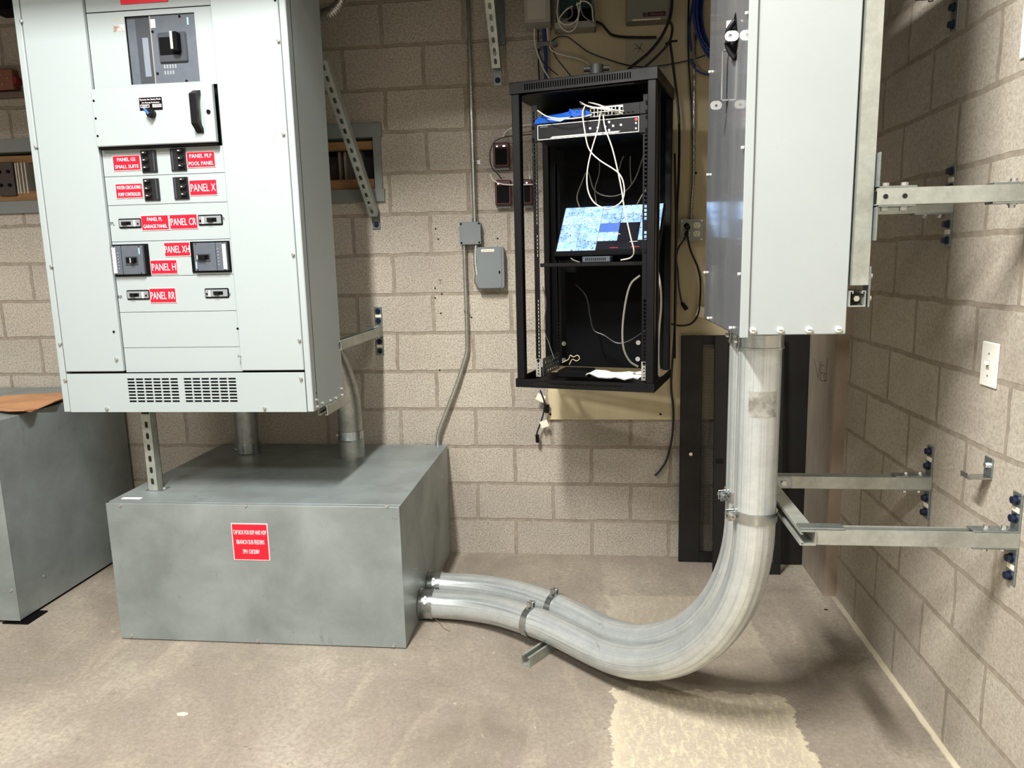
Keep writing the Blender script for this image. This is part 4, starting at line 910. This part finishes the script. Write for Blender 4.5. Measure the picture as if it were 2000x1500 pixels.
ad = empty('media_converter', (0, 0, 0), 'small grey slotted adapter box on shelf edge under monitor', 'network adapter', M=MR @ Matrix.Translation((.33, .08, 1.556)))
RB().box(.280, .398, .050, .10, 1.557, 1.580, c=.002).build('case', mat('dark_slate_plastic', S(70, 76, 84), .4), ad)
for i in range(11): RB().box(.293+.0082*i, .297+.0082*i, .0492, .0505, 1.5625, 1.5745).build('vent_slot', M_BLACKM, ad)
# things on the rack floor
RB().box(.150, .290, .10, .22, 1.0585, 1.088, c=.003).build('small_black_box', M_BLACKM, label='small black box on the bottom of the rack', category='box')
pp = RB(); vs = []; fs = []
for i in range(13):
    for j in range(6): vs.append((.285+.019*i, .07+.035*j, 1.066+.010*noise.noise(Vector((i*.5, j*.7, 3)))+.012*math.exp(-((i-1)**2)/3.)))
for i in range(12):
    for j in range(5): fs.append((i*6+j, (i+1)*6+j, (i+1)*6+j+1, i*6+j+1))
vs2 = vs+[(a, c_, d_+.003) for a, c_, d_ in vs]; nn_ = len(vs)
fs2 = fs+[tuple(nn_+k for k in f) for f in fs]; pp.add(vs2, fs2); pp.build('crumpled_paper', M_PAPER, smooth=True, label='crumpled white printed papers on the bottom of the rack', category='paper')
# white patch cables
def rcab(pts, r, m, label, grp=None, name='network_cable', d=0.): return cable(name, [MR @ rk(u, v, dd) for u, v, dd in pts], r, m, label, 'cable', grp)
rcab([(1142, 208, .04), (1138, 222, .0), (1142, 255, -.01), (1150, 290, -.01), (1170, 312, -.01), (1208, 338, -.01), (1219, 365, -.01), (1216, 390, -.01), (1200, 404, -.01), (1182, 407, -.01), (1160, 395, -.01), (1148, 370, -.01), (1147, 335, -.01), (1155, 295, -.01), (1168, 250, .0), (1172, 220, .035)], .0028, M_CABLEW, 'white patch cable hanging in a long loop in front of recorder')
rcab([(1178, 222, .035), (1182, 250, .0), (1196, 290, -.01), (1208, 340, -.01), (1214, 370, -.01), (1220, 410, -.01), (1231, 460, -.01), (1238, 490, .0), (1232, 503, .04), (1213, 508, .07)], .0028, M_CABLEW, 'white patch cable dropping from network switch to the shelf adapter')
rcab([(1050, 216, .04), (1070, 228, .01), (1100, 232, .0), (1130, 230, .01), (1156, 224, .035)], .0026, M_CABLEW, 'white cable sagging across the blue bag')
for k, q in enumerate([[(1133, 199, .08), (1150, 208, .02), (1180, 212, .01), (1205, 218, .04)], [(1150, 200, .08), (1170, 205, .02), (1195, 214, .01), (1218, 217, .04)], [(1135, 203, .08), (1160, 210, .015), (1190, 215, .01), (1212, 222, .04)]]):
    rcab(q, .003, M_CABLEW, ('lowest', 'upper', 'middle')[k if k != 0 else 0]+' of the white plugs crossing the switch ports')
rcab([(1250, 538, .10), (1232, 555, .10), (1222, 590, .10), (1216, 640, .10), (1218, 680, .10), (1230, 705, .12), (1246, 716, .14)], .0045, M_CABLEG, 'thick grey cable curving down right side of lower rack bay')
rcab([(1283, 520, .2), (1290, 560, .18), (1291, 600, .16), (1287, 650, .15), (1286, 700, .15), (1289, 735, .2)], .0045, M_CABLEW, 'white cable running down outside the rack right post')
rcab([(1125, 555, .25), (1145, 580, .25), (1153, 620, .25), (1160, 645, .25), (1180, 655, .25), (1205, 670, .25), (1230, 665, .25), (1262, 645, .25)], .004, M_CABLEK, 'black cable drooping across the lower rack bay')
rcab([(1132, 405, .36), (1127, 385, .36), (1135, 360, .36), (1148, 335, .36), (1160, 370, .36), (1185, 383, .36), (1215, 378, .36), (1240, 350, .36), (1258, 300, .36)], .003, M_CABLEG, 'grey cable looping behind the white loop in the rack')
rcab([(1165, 400, .37), (1162, 370, .37), (1170, 340, .37), (1171, 315, .37)], .0025, M_CABLEG, 'short grey cable hanging at rack back, left of centre')
rcab([(1215, 375, .37), (1208, 345, .37), (1212, 320, .37), (1218, 305, .37)], .0025, M_CABLEG, 'short grey cable hanging at rack back, right of centre')
rcab([(1231, 305, .37), (1231, 330, .37), (1233, 360, .37)], .0025, M_CABLEG, 'short straight grey cable at rack back beside right rail')
rcab([(1243, 402, .3), (1252, 385, .3), (1262, 370, .3)], .003, M_CABLEG, 'grey lead slanting down to the monitor top right')
rcab([(1098, 708, .25), (1110, 702, .25), (1114, 694, .25), (1120, 697, .25), (1128, 694, .25), (1132, 700, .25), (1126, 705, .25), (1118, 702, .25), (1112, 712, .2)], .0018, mat('cream_wire', S(206, 190, 150), .5), 'tangle of thin cream wire at rack bottom left', name='loose_wire')
rcab([(1040, 290, .2), (1036, 310, .2), (1033, 345, .2)], .0025, M_CABLEG, 'thin grey cable behind left rack post')
rcab([(1060, 560, .12), (1066, 590, .12), (1063, 640, .12), (1072, 670, .14), (1082, 700, .16)], .0018, M_CABLEG, 'thin dark cable down the left rail of lower bay')
rcab([(1113, 502, .12), (1120, 508, .1), (1132, 512, .08)], .003, M_CABLEG, 'short grey lead left of the shelf adapter')

# ------------------------------------------------------------------ conduit, boxes on the back wall
em = empty('thin_conduit', (-.579, -.02, 1.76), 'thin steel conduit running down the back wall into the square grey box', 'conduit')
a = at(915, 0, y=-.022); MB().cyl((-.579, -.024, 1.757), (-.579, -.024, 3.2), .0117, 16).build('tube', M_EMT, em, True)
cl = MB(); cl.cyl((-.579, -.024, 2.052), (-.579, -.024, 2.064), .0145, 14); cl.box(-.575, -.545, -.006, -.002, 2.048, 2.068); cl.build('strap', M_COL, em)
p = at(928, 430, y=-.024); MB().cyl((-.579, -.024, 1.760), (-.579, -.024, 1.785), .0155, 14).build('connector', M_COL, em, True)
e2 = empty('thin_conduit', (-.812, -.03, TZ), 'thin bent steel conduit from square grey box down to tap box corner', 'conduit')
MB().tube(smooth_path([(-.6375, -.024, 1.656), (-.6375, -.024, 1.50), (-.6375, -.024, 1.30), (-.6385, -.024, 1.17), (-.642, -.024, 1.11), (-.662, -.026, 1.045), (-.70, -.03, .94), (-.745, -.034, .83), (-.785, -.038, .735), (-.806, -.04, .68), (-.812, -.04, .645), (-.812, -.04, TZ)], 6), .0105, 16).build('tube', M_EMT, e2, True)
MB().cyl((-.812, -.04, TZ+.002), (-.812, -.04, TZ+.024), .0145, 14).build('connector', M_COL, e2, True); MB().cyl((-.6375, -.024, 1.635), (-.6375, -.024, 1.655), .0145, 14).build('connector', M_COL, e2, True)
MB().cyl((-.6375, -.024, 1.312), (-.6375, -.024, 1.324), .013, 14).build('strap', M_COL, e2, True)
jb = empty('junction_box', (-.60, -.02, 1.656), 'small square grey junction box on the back wall at the conduit end', 'junction box')
MB().box(-.651, -.549, -.052, -.001, 1.657, 1.764, c=.004).build('box_body', M_GBOX, jb); MB().box(-.654, -.546, -.056, -.052, 1.655, 1.766, c=.0015).build('cover', M_GBOX, jb)
for x in (-.645, -.555):
    for z in (1.664, 1.757): MB().cyl((x, -.058, z), (x, -.0555, z), .005, 10).build('screw', M_BLACKM, jb)
tm = empty('timer_enclosure', (-.50, -.03, 1.43), 'grey rounded enclosure with white strip label, below the square junction box', 'electrical enclosure')
MB().extr(rloop(-.571, -.433, 1.434, 1.641, .016, 5), .058, (), Matrix.Translation((0, -.062, 0))).build('housing', M_GBOX, tm, False)
MB().extr(rloop(-.568, -.445, 1.437, 1.638, .012, 5), .004, (), Matrix.Translation((0, -.066, 0))).build('lid', M_GBOX, tm)
MB().box(-.545, -.480, -.067, -.0658, 1.617, 1.630).build('strip_label', M_TAG, tm); text('SENTRY SWITCH', -.5125, 1.6235, .052, .005, -.067, tm, M_BKTXT)
MB().box(-.459, -.452, -.070, -.066, 1.508, 1.522, c=.001).build('latch', M_BLACKM, tm)
fx = []; 
for k in range(60):
    t0 = k/59; fx.append(Vector((-.5745-.006*math.sin(t0*math.pi), -.034, 1.655-.150*t0)))
fb = MB(); fb.tube(fx, [(.0115 if k % 3 else .0098) for k in range(60)], 12); fb.tube(smooth_path([(-.5745, -.034, 1.505), (-.578, -.034, 1.480), (-.577, -.034, 1.465), (-.566, -.034, 1.456)], 5), .0125, 12)
fb.build('flexible_conduit', M_EMT, smooth=True, label='short flexible metal conduit linking junction box and rounded enclosure', category='conduit')
# two small black controllers with LEDs
def ctrl(x0, x1, z0, z1, leds, label, grp='small red-edged controllers'):
    o = empty('controller_box', ((x0+x1)/2, -.02, z0), label, 'controller'); MB().box(x0, x1, -.048, -.001, z0, z1, c=.004).build('case', mat('maroon_plastic', S(70, 26, 28), .35), o)
    MB().box(x0+.006, x1-.006, -.0495, -.0475, z0+.006, z1-.022).build('face', M_BLACKM, o)
    MB().extr(rect(x0+.007, x1-.007, z0+.008, z1-.026), -.0008, [rect(x0+.0085, x1-.0085, z0+.0095, z1-.0275)], Matrix.Translation((0, -.0495, 0))).build('face_outline', mat('dull_red_line', S(120, 60, 56), .5), o)
    for x, w2 in leds: MB().box(x0+x, x0+x+w2, -.0505, -.048, z1-.020, z1-.015).build('led', M_LED, o)
    MB().box(x0+.003, x1-.003, -.030, -.0205, z0-.012, z0, c=.001).build('mount_foot', M_GBOX, o)
ctrl(-.4735, -.396, 2.026, 2.142, ((.016, .006), (.048, .010)), 'upper small black controller with two lit leds beside the rack')
ctrl(-.470, -.390, 1.842, 1.964, ((.014, .007),), 'lower small black controller with one lit led left of rack')
ctrl(-.335, -.285, 1.842, 1.964, ((.020, .006),), 'small black controller half hidden behind the rack left post')
Yw = -.06
def wc(pts, r, m, label, y=Yw, cat='cable', name='cable', grp=None): return cable(name, [at(u, v, y=(q[0] if q else y)) for u, v, *q in pts], r, m, label, cat, grp)
wc([(1046, 242), (1010, 247), (990, 255), (982, 268)], .003, M_CABLEW, 'pale cable arching from rack to the upper controller')
wc([(1040, 262), (1010, 265), (985, 268), (965, 278), (957, 300), (960, 325), (972, 340), (980, 350)], .0025, M_CABLEK, 'thin black cable looping round the left of upper controller')
wc([(958, 340), (962, 350), (975, 358), (995, 361), (1040, 360), (1052, 356)], .003, M_CABLEW, 'pale cable curving over the lower controller to the rack')
wc([(1035, 350), (1034, 325), (1038, 305), (1044, 294)], .0025, M_CABLEW, 'pale cable seen between left post and rail', -.1)

# receptacle box and cords
rc = empty('receptacle_box', (.485, -.03, 1.642), 'grey steel quad receptacle box on the plywood right of rack', 'electrical outlet')
MB().box(.437, .537, -.058, -.0195, 1.648, 1.744, c=.004).build('box_body', M_GBOX, rc)
MB().extr(rloop(.432, .541, 1.644, 1.749, .010, 3), .003, (), Matrix.Translation((0, -.062, 0))).build('cover', mat('zinc_cover', S(132, 134, 128), .4, .5), rc)
for x in (.461, .510):
    for z in (1.678, 1.718):
        o = MB().extr([(x+.0165*math.cos(R(15*k))*1.0, z+max(-.0135, min(.0135, .0165*math.sin(R(15*k))))) for k in range(24)], .003, (), Matrix.Translation((0, -.0645, 0))).build('outlet_face', mat('ivory_outlet', S(216, 210, 184), .35), rc)
        for dx in (-.006, .006): MB().box(x+dx-.001, x+dx+.001, -.0652, -.064, z, z+.008).build('slot', M_BLACKM, o)
        MB().cyl((x, -.0652, z-.007), (x, -.064, z-.007), .0022, 8).build('ground_slot', M_BLACKM, o)
for x in (.440, .533):
    for z in (1.652, 1.741): MB().cyl((x, -.0635, z), (x, -.0615, z), .004, 8).build('screw', M_BOLT, rc)
def armored(pts, r, label):
    pt = smooth_path(pts, 30); return MB().tube(pt, [(r if k % 4 < 2 else r*.82) for k in range(len(pt))], 10).build('armored_cable', M_EMT, smooth=True, label=label, category='cable')
armored([(.490, -.04, 3.15), (.487, -.04, 2.6), (.490, -.04, 2.2), (.492, -.04, 1.95), (.486, -.04, 1.82), (.484, -.04, 1.75)], .0085, 'armored cable dropping down the plywood into the receptacle box')
def plug(p, d, label=None, r=.013):
    d = Vector(d).normalized(); p = Vector(p); b = MB(); b.tube([p, p+d*.012, p+d*.03, p+d*.045], [r*.5, r*.85, r, r], 10); return b
cd = empty('plug_lead', at(1338, 440, y=-.07), 'black power cord plugged in the receptacle, with free hanging plug end', 'power cord')
MB().tube(smooth_path([at(1340, 452, y=-.085), at(1337, 466, y=-.095), at(1325, 485, y=-.08), at(1321, 505, y=-.06), at(1324, 530, y=-.05), at(1326, 560, y=-.05), at(1331, 590, y=-.05)], 6), .0042, 8).build('cord', M_CABLEK, cd, True)
pe = at(1331, 590, y=-.05); pd = (at(1345, 610, y=-.05)-pe).normalized(); plug(pe, pd, r=.011).build('plug', M_BLACK, cd, True)
for q in (-.005, .005): a = pe+pd*.045+Vector((pd.z*q*-1, 0, pd.x*q)); MB().tube([a, a+pd*.014], .0016, 6).build('prong', M_BOLT, cd)
MB().cyl(Vector((.461, -.064, 1.678)), Vector((.458, -.088, 1.674)), .013, 12, .010).build('inserted_plug', M_BLACK, cd, True)
c2 = empty('plug_lead', at(1342, 440, y=-.07), 'black power cord from receptacle swinging right then left behind the rack', 'power cord')
MB().cyl(Vector((.461, -.064, 1.718)), Vector((.464, -.092, 1.706)), .0145, 12, .012).build('inserted_plug', M_BLACK, c2, True)
MB().tube(smooth_path([Vector((.465, -.09, 1.704)), at(1343, 462, y=-.085), at(1349, 490, y=-.07), at(1362, 520, y=-.06), at(1368, 550, y=-.06), at(1367, 590, y=-.06), at(1363, 615, y=-.06), at(1350, 632, y=-.06), at(1330, 636, y=-.06), at(1312, 633, y=-.1)], 6), .0048, 8).build('cord', M_CABLEK, c2, True)
a = at(1366, 600, y=-.06); MB(Matrix.Translation(a) @ Matrix.Rotation(R(20), 4, 'Y')).box(-.005, .034, -.002, .002, -.045, .006).build('paper_tag', M_TAG, c2, label='paper tag wrapped on the cord')
wc([(1309, 85, -.06), (1316, 140, -.06), (1326, 230, -.07), (1326, 330, -.07), (1322, 420, -.07), (1320, 520, -.07), (1318, 640, -.07), (1312, 720, -.06), (1311, 760, -.05), (1315, 800, -.04), (1313, 850, -.035), (1303, 895, -.03), (1290, 918, -.03), (1279, 929, -.03)], .006, M_CABLEK, 'long black cable down the rack right side, curling free below the board')
rcab([(1318, 300, .52), (1320, 450, .52), (1318, 600, .52), (1318, 700, .52)], .005, M_CABLEK, 'second black cable hugging the back right rack post')
# cords and tags hanging under the rack at its left
hc = empty('tagged_lead', at(1060, 770, y=-.06), 'black cord ends with paper tags hanging below the rack left corner', 'power cord')
MB().tube(smooth_path([at(1055, 762, y=-.06), at(1063, 785, y=-.06), at(1062, 805, y=-.055), at(1056, 825, y=-.05), at(1049, 845, y=-.045), at(1049, 852, y=-.045)], 6), .004, 8).build('cord', M_CABLEK, hc, True)
MB().tube([at(1049, 849, y=-.045), at(1050, 864, y=-.045)], .010, 8).build('plug', M_BLACK, hc, True)
MB().tube([at(1069, 790, y=-.045), at(1068, 806, y=-.045)], .012, 8).build('plug', M_BLACK, hc, True)
for q in (1066, 1071): MB().tube([at(q, 806, y=-.045), at(q, 813, y=-.045)], .0016, 6).build('prong', M_BOLT, hc)
for (u, v, w2, h2, an) in ((1056, 777, .045, .036, 25), (1063, 828, .040, .036, -20)):
    a = at(u, v, y=-.055); MB(Matrix.Translation(a) @ Matrix.Rotation(R(an), 4, 'Y')).box(-w2/2, w2/2, -.001, .001, -h2/2, h2/2).build('paper_tag', M_TAG, hc, label='pale paper tag')

# ------------------------------------------------------------------ utility boxes and cables above the rack
def bx(u0, v0, u1, v1, y, yb, name, m, label, cat):
    a, c_ = at(u0, v1, y=y), at(u1, v0, y=y); o = empty(name, ((a.x+c_.x)/2, yb, a.z), label, cat); return o, a.x, c_.x, a.z, c_.z
o, x0, x1, z0, z1 = bx(1029, 0, 1068, 44, -.16, -.02, 'utility_box', None, 'pale grey utility box with open white sheet, top left above rack', 'utility box')
z1 = 3.0; MB().box(x0-.012, x1+.015, -.16, -.0195, z0, z1, c=.003).build('case', M_BEIGE, o); MB().box(x0+.004, x1-.006, -.162, -.160, z0+.012, z1-.1).build('instruction_sheet', mat('aged_paper', S(170, 168, 156), .7), o)
a = at(1030, 8, y=-.162); 
o, x0, x1, z0, z1 = bx(1084, 0, 1163, 57, -.11, -.02, 'alarm_box', None, 'open grey box full of circuit board and looped white cables', 'utility box')
z1 = 3.0; b = MB(); b.box(x0, x1, -.030, -.0195, z0, z1).box(x0, x1, -.11, -.03, z0, z0+.003).box(x0, x0+.003, -.11, -.03, z0, z1).box(x1-.003, x1, -.11, -.03, z0, z1).box(x0, x1, -.112, -.109, z0, z0+.028); b.build('case', M_BEIGE, o)
MB().box(x0+.02, x1-.02, -.045, -.0305, z0+.07, z1-.02, c=.001).build('circuit_board', M_PCB, o)
MB().box(x0+.06, x1-.02, -.09, -.0305, z0+.004, z0+.09, c=.003).build('battery', M_BLACKM, o)
ax0, az0 = x0, z0
for k, q in enumerate([[(1090, 0), (1088, 25), (1094, 50), (1110, 62), (1125, 52), (1131, 25), (1134, 0)], [(1118, 12), (1105, 20), (1092, 38), (1103, 48), (1120, 45), (1130, 30), (1127, 5)], [(1125, 10), (1140, 2), (1155, 12), (1158, 35), (1160, 44)], [(1110, 15), (1117, 18), (1116, 32), (1098, 42), (1090, 34)], [(1133, 8), (1138, 28), (1148, 38), (1163, 45)]]):
    wc(q, .0032, M_CABLEW if k < 3 else M_CABLEG, ['outermost white cable loop drooping below the open alarm box', 'inner white cable loop in the open alarm box', 'white cable arching over the right of the alarm box', 'small grey cable curl inside the alarm box', 'grey cable leaving alarm box at lower right'][k], -.125)
o, x0, x1, z0, z1 = bx(1224, 0, 1311, 42, -.10, -.02, 'power_supply_box', None, 'grey power supply box with red and black badge, above the rack', 'utility box')
z1 = 3.0; MB().box(x0, x1, -.10, -.0195, z0, z1, c=.003).build('case', mat('grey_beige_case', S(128, 128, 116), .5), o)
a, c_ = at(1256, 33, y=-.101), at(1300, 22, y=-.101); MB().box(a.x, c_.x, -.102, -.1, a.z, c_.z).build('badge', mat('maroon_badge', S(64, 20, 26), .4), o)
text('Altronix', (a.x+c_.x)/2+.012, (a.z+c_.z)/2, (c_.x-a.x)*.6, (c_.z-a.z)*.5, -.102, o, mat('badge_print', S(150, 130, 128), .5)); text('Q', a.x+.014, (a.z+c_.z)/2, .014, .018, -.102, o, mat('badge_print', S(150, 130, 128), .5))
a, c_ = at(1235, 41, y=-.101), at(1290, 35, y=-.101); MB().box(a.x, c_.x, -.1015, -.1, a.z, c_.z).build('strip_label', M_TAG, o)
wc([(1160, 41, -.08), (1175, 47), (1186, 60), (1195, 68), (1215, 72), (1245, 73), (1282, 73)], .006, M_CABLEK, 'thick black cable running right from the open alarm box', -.05)
wc([(1313, -10, -.12), (1311, 20, -.12), (1306, 42, -.12), (1290, 75), (1265, 105), (1240, 125), (1222, 140)], .007, M_CABLEK, 'thick black cable sweeping down from the power supply box right side', -.11)
wc([(1306, 40, -.11), (1313, 52), (1310, 75), (1300, 92), (1278, 115), (1252, 137)], .006, M_CABLEK, 'second thick black cable below the power supply box', -.10)
wc([(1300, 86), (1312, 81), (1323, 80)], .005, M_BLACK, 'black cable tie stub beside the thick cables', -.09, name='cable_tie')
wc([(1078, 80), (1090, 72), (1108, 72), (1125, 84), (1150, 102), (1190, 117), (1225, 127), (1265, 131), (1310, 125), (1350, 117), (1378, 108)], .003, M_CABLED, 'thin dark blue cable sagging across the board above the rack', -.05)
wc([(1075, 85), (1085, 110), (1100, 130), (1118, 152)], .0028, M_CABLED, 'dark cable slanting down to the rack top left', -.06)
wc([(1050, 95), (1060, 120), (1075, 135), (1090, 147)], .0028, M_CABLED, 'dark cable end left of the rack top', -.06)
wc([(1044, 46), (1044, 80), (1052, 110), (1062, 135), (1074, 155)], .0034, M_CABLEW, 'leftmost white cable dropping below the grey utility box', -.06)
wc([(1062, 50), (1064, 85), (1066, 110), (1066, 158)], .009, M_CABLEB, 'thick blue cable bundle going down behind the rack', -.05)
wc([(1050, 50), (1052, 95), (1052, 130), (1054, 160)], .004, M_CABLED, 'dark cable beside leftmost white cable', -.05)
wc([(1068, 50), (1072, 85), (1080, 100), (1100, 108), (1130, 115), (1150, 125), (1160, 136)], .0034, M_CABLEW, 'white cable running from cable clamp to the rack top fitting', -.06)
wc([(1071, 50), (1076, 84), (1086, 98), (1110, 103), (1140, 112), (1158, 130)], .003, mat('pinkish_cable', S(170, 150, 138), .5), 'pinkish cable above the white one over the rack', -.07)
wc([(1074, 50), (1074, 85), (1074, 150)], .003, M_CABLEG, 'straight grey cable below the cable clamp', -.055)
b = MB(); a = at(1068, 86, y=-.06); b.box(a.x-.045, a.x+.045, -.07, -.058, a.z-.009, a.z+.011, c=.004); b.cyl((a.x-.04, -.075, a.z-.012), (a.x-.04, -.019, a.z-.012), .009, 10); b.cyl((a.x+.04, -.075, a.z+.002), (a.x+.04, -.019, a.z+.002), .009, 10); b.build('cable_clamp', M_GBOX, label='metal clamp gathering the cables below the utility box', category='clamp')
b = MB(); a = MR @ Vector((.348, .035, 2.284)); b.cyl(a, a+Vector((0, 0, .040)), .028, 16); b.cyl(a+Vector((-.05, 0, .028)), a+Vector((.05, 0, .028)), .011, 10); b.build('strain_relief', mat('dark_cast_metal', S(58, 58, 56), .5, .3), smooth=True, label='dark cable connector on top of the rack', category='fitting')
# blue coil
bc = MB(); rr = random.Random(7); cx_, cz_ = at(1405, 20, y=-.09).x, at(1405, 20, y=-.09).z
for k in range(16):
    ra, rb, ph = .075+.05*rr.random(), .17+.05*rr.random(), rr.random()*.3; yy = -.035-.006*k
    pts = [(cx_+ra*math.cos(t*math.pi/8+ph), yy+.006*math.sin(t), cz_+rb*math.sin(t*math.pi/8+ph)) for t in range(17)]
    bc.tube(smooth_path(pts, 3), .0042, 6, cap=False)
bc.build('cable_coil', M_CABLEB, smooth=True, label='hanging coil of blue network cable at the left of the disconnect enclosure', category='cable')
wc([(1350, 100, -.05), (1346, 60, -.05), (1350, 25, -.05), (1356, -10, -.05)], .005, M_CABLEB, 'blue cables running up beside the coil')
wc([(1347, 115), (1352, 125), (1362, 138), (1376, 145), (1392, 146)], .0045, M_CABLEB, 'lower blue cable curving behind enclosure', -.06)
wc([(1355, 70), (1355, 110), (1365, 132), (1380, 142), (1392, 143)], .0045, M_CABLEG, 'grey cable following the lower blue cable', -.065)
wc([(1345, 0), (1344, 60), (1345, 120), (1350, 210), (1354, 330), (1348, 425)], .004, M_CABLEK, 'thin dark cable beside the armored cable', -.035)
# flexible conduit at top left
fx = smooth_path([at(612, 30, y=-.45), at(640, 26, y=-.45), at(658, 14, y=-.45), at(668, -8, y=-.45), at(670, -50, y=-.45)], 26)
MB().tube(fx, [(.026 if k % 5 < 3 else .021) for k in range(len(fx))], 16).build('flexible_conduit', M_EMT, smooth=True, label='ribbed flexible conduit curving out behind panelboard at the top', category='conduit')

# ------------------------------------------------------------------ busway slot in the back wall
fr = empty('opening_frame', (-2.7, 0, HZ0), 'grey steel frame round the slot opening in the back wall', 'frame')
MB().box(HX0, HX1+.012, -.018, .06, HZ1-.006, HZ1+.062, c=.001).build('top_rail', M_STEELG, fr); MB().box(HX0, HX1+.012, -.018, .06, HZ0-.062, HZ0+.002, c=.001).build('bottom_rail', M_STEELG, fr)
MB().box(HX1-.036, HX1+.004, -.014, .06, HZ0, HZ1, c=.001).build('side_rail', M_STEELG, fr)
MB().box(HX0, HX1-.042, .02, .06, HZ1-.058, HZ1-.02).build('lumber', M_WOOD, label='upper brown lumber strip inside the wall slot', category='lumber')
MB().box(HX0, HX1-.042, -.004, .06, HZ0+.004, HZ0+.052).build('lumber', M_WOOD, label='lower brown lumber strip inside the wall slot', category='lumber')
bw = empty('busway', (-2.7, .2, HZ0), 'dark busway bars seen through the slot in the back wall', 'busway')
MB().box(HX0, HX1-.04, .16, .19, HZ0+.06, HZ1-.07).build('bar', mat('dark_brown_bar', S(66, 54, 46), .6), bw)
for x in (-1.30, -1.27, -1.19, -1.185): MB().box(x, x+.012, .07, .16, HZ0+.055, HZ1-.06).build('splice_fin', mat('dull_fin', S(140, 132, 116), .5, .3), bw)
MB().box(-1.17, -1.12, .10, .15, HZ0+.05, HZ1-.05).build('blue_black_block', mat('dark_navy', S(22, 24, 38), .5), bw)
for x in (-3.20, -3.185, -3.165, -3.05, -3.035, -3.015, -2.995): MB().box(x-.004, x+.003, -.01, .10, 1.985, 2.145).build('splice_fin', mat('pale_fin', S(196, 186, 174), .5, .3), bw)
MB().box(-3.155, -3.06, -.02, .10, 1.975, 2.15, c=.004).build('splice_block', mat('dark_cast_block', S(58, 50, 46), .6), bw)
for x in (-3.135, -3.085):
    for z in (2.03, 2.10): MB().cyl((x, -.02, z), (x, -.028, z), .009, 8).build('bolt', M_BLACKM, bw)
tr_ = empty('terracotta_box', (-3.2, -.03, 2.44), 'small terracotta square box on the back wall at left edge', 'junction box')
a, c_ = at(-20, 176, y=-.05), at(22, 134, y=-.05); MB().box(a.x, c_.x, -.05, -.001, a.z, c_.z, c=.003).build('box_body', M_TERRA, tr_)
for u, v in ((4, 146), (15, 153), (6, 165)): p = at(u, v, y=-.05); MB().cyl(p, p+Vector((0, -.004, 0)), .004, 8).build('screw', M_BOLT, tr_)
a = at(29, 158, y=-.03); MB().cyl((a.x, -.001, a.z), (a.x, -.045, a.z), .022, 14).build('red_knob', mat('dark_red_plastic', S(130, 24, 34), .4), label='dark red round fitting beside terracotta box', category='fitting')
a, c_ = at(-20, 192, y=-.04), at(48, 178, y=-.04); MB().box(a.x, c_.x, -.042, -.001, a.z, c_.z, c=.002).build('brown_strut', mat('brown_strut', S(104, 88, 78), .6), label='horizontal brown strut on the back wall below terracotta box', category='strut')
a, c_ = at(-20, 24, y=-.3), at(30, -10, y=-.3); MB().box(a.x, c_.x, -.3, -.2, a.z, c_.z, c=.01).build('dark_duct', M_BLACKM, label='dark duct corner at the top left edge', category='duct')
# ------------------------------------------------------------------ bits on the floor
for (u, v), sc_, m_, lb_ in (((356, 1395), .022, mat('cream_chip', S(222, 210, 170), .6), 'small cream paint chip lying on the floor in front of tap box'), ((1613, 1191), .010, M_BLACKM, 'tiny black scrap on the floor below the pilaster')):
    p = at(u, v, z=0); b = MB(); b.extr([(sc_*1.0, 0), (sc_*.5, sc_*.45), (-sc_*.6, sc_*.4), (-sc_, -sc_*.1), (-sc_*.2, -sc_*.5), (sc_*.8, -sc_*.35)], .0015, (), Matrix.Translation(p) @ Matrix.Rotation(R(90), 4, 'X'))
    b.build('floor_scrap', m_, label=lb_, category='debris')
cable('loose_wire', [at(848, 1207, z=.02), at(858, 1216, z=.006), at(868, 1228, z=.003), at(878, 1232, z=.003)], .0012, mat('brown_wire', S(110, 90, 66), .6), 'thin brown wire scrap on the floor under conduit end', 'wire')
# ------------------------------------------------------------------ groups of repeated things
GROUPS = {'network_cable': 'cables hanging in the server rack', 'cable': 'loose cables on the backboard wall', 'cantilever_strut': 'strut arms bolted to the walls',
          'strut_channel': 'strut pieces under the electrical enclosures', 'bent_conduit': 'large bent conduits', 'pipe_clamp': 'strap clamps on the bent conduits',
          'perforated_panel': 'black panels leaning on the wall', 'controller_box': 'small red-edged controllers', 'slotted_brace': 'slotted braces on the back wall',
          'conduit_riser': 'conduits rising from the tap box', 'plug_lead': 'black leads from the receptacle', 'utility_box': 'utility boxes above the rack',
          'thin_conduit': 'thin conduits on the back wall', 'lumber': 'lumber strips in the wall slot', 'floor_scrap': 'scraps on the floor'}
for o in SC.objects:
    g = GROUPS.get(o.name.split('.')[0])
    if g and o.parent is None and 'label' in o: o['group'] = g
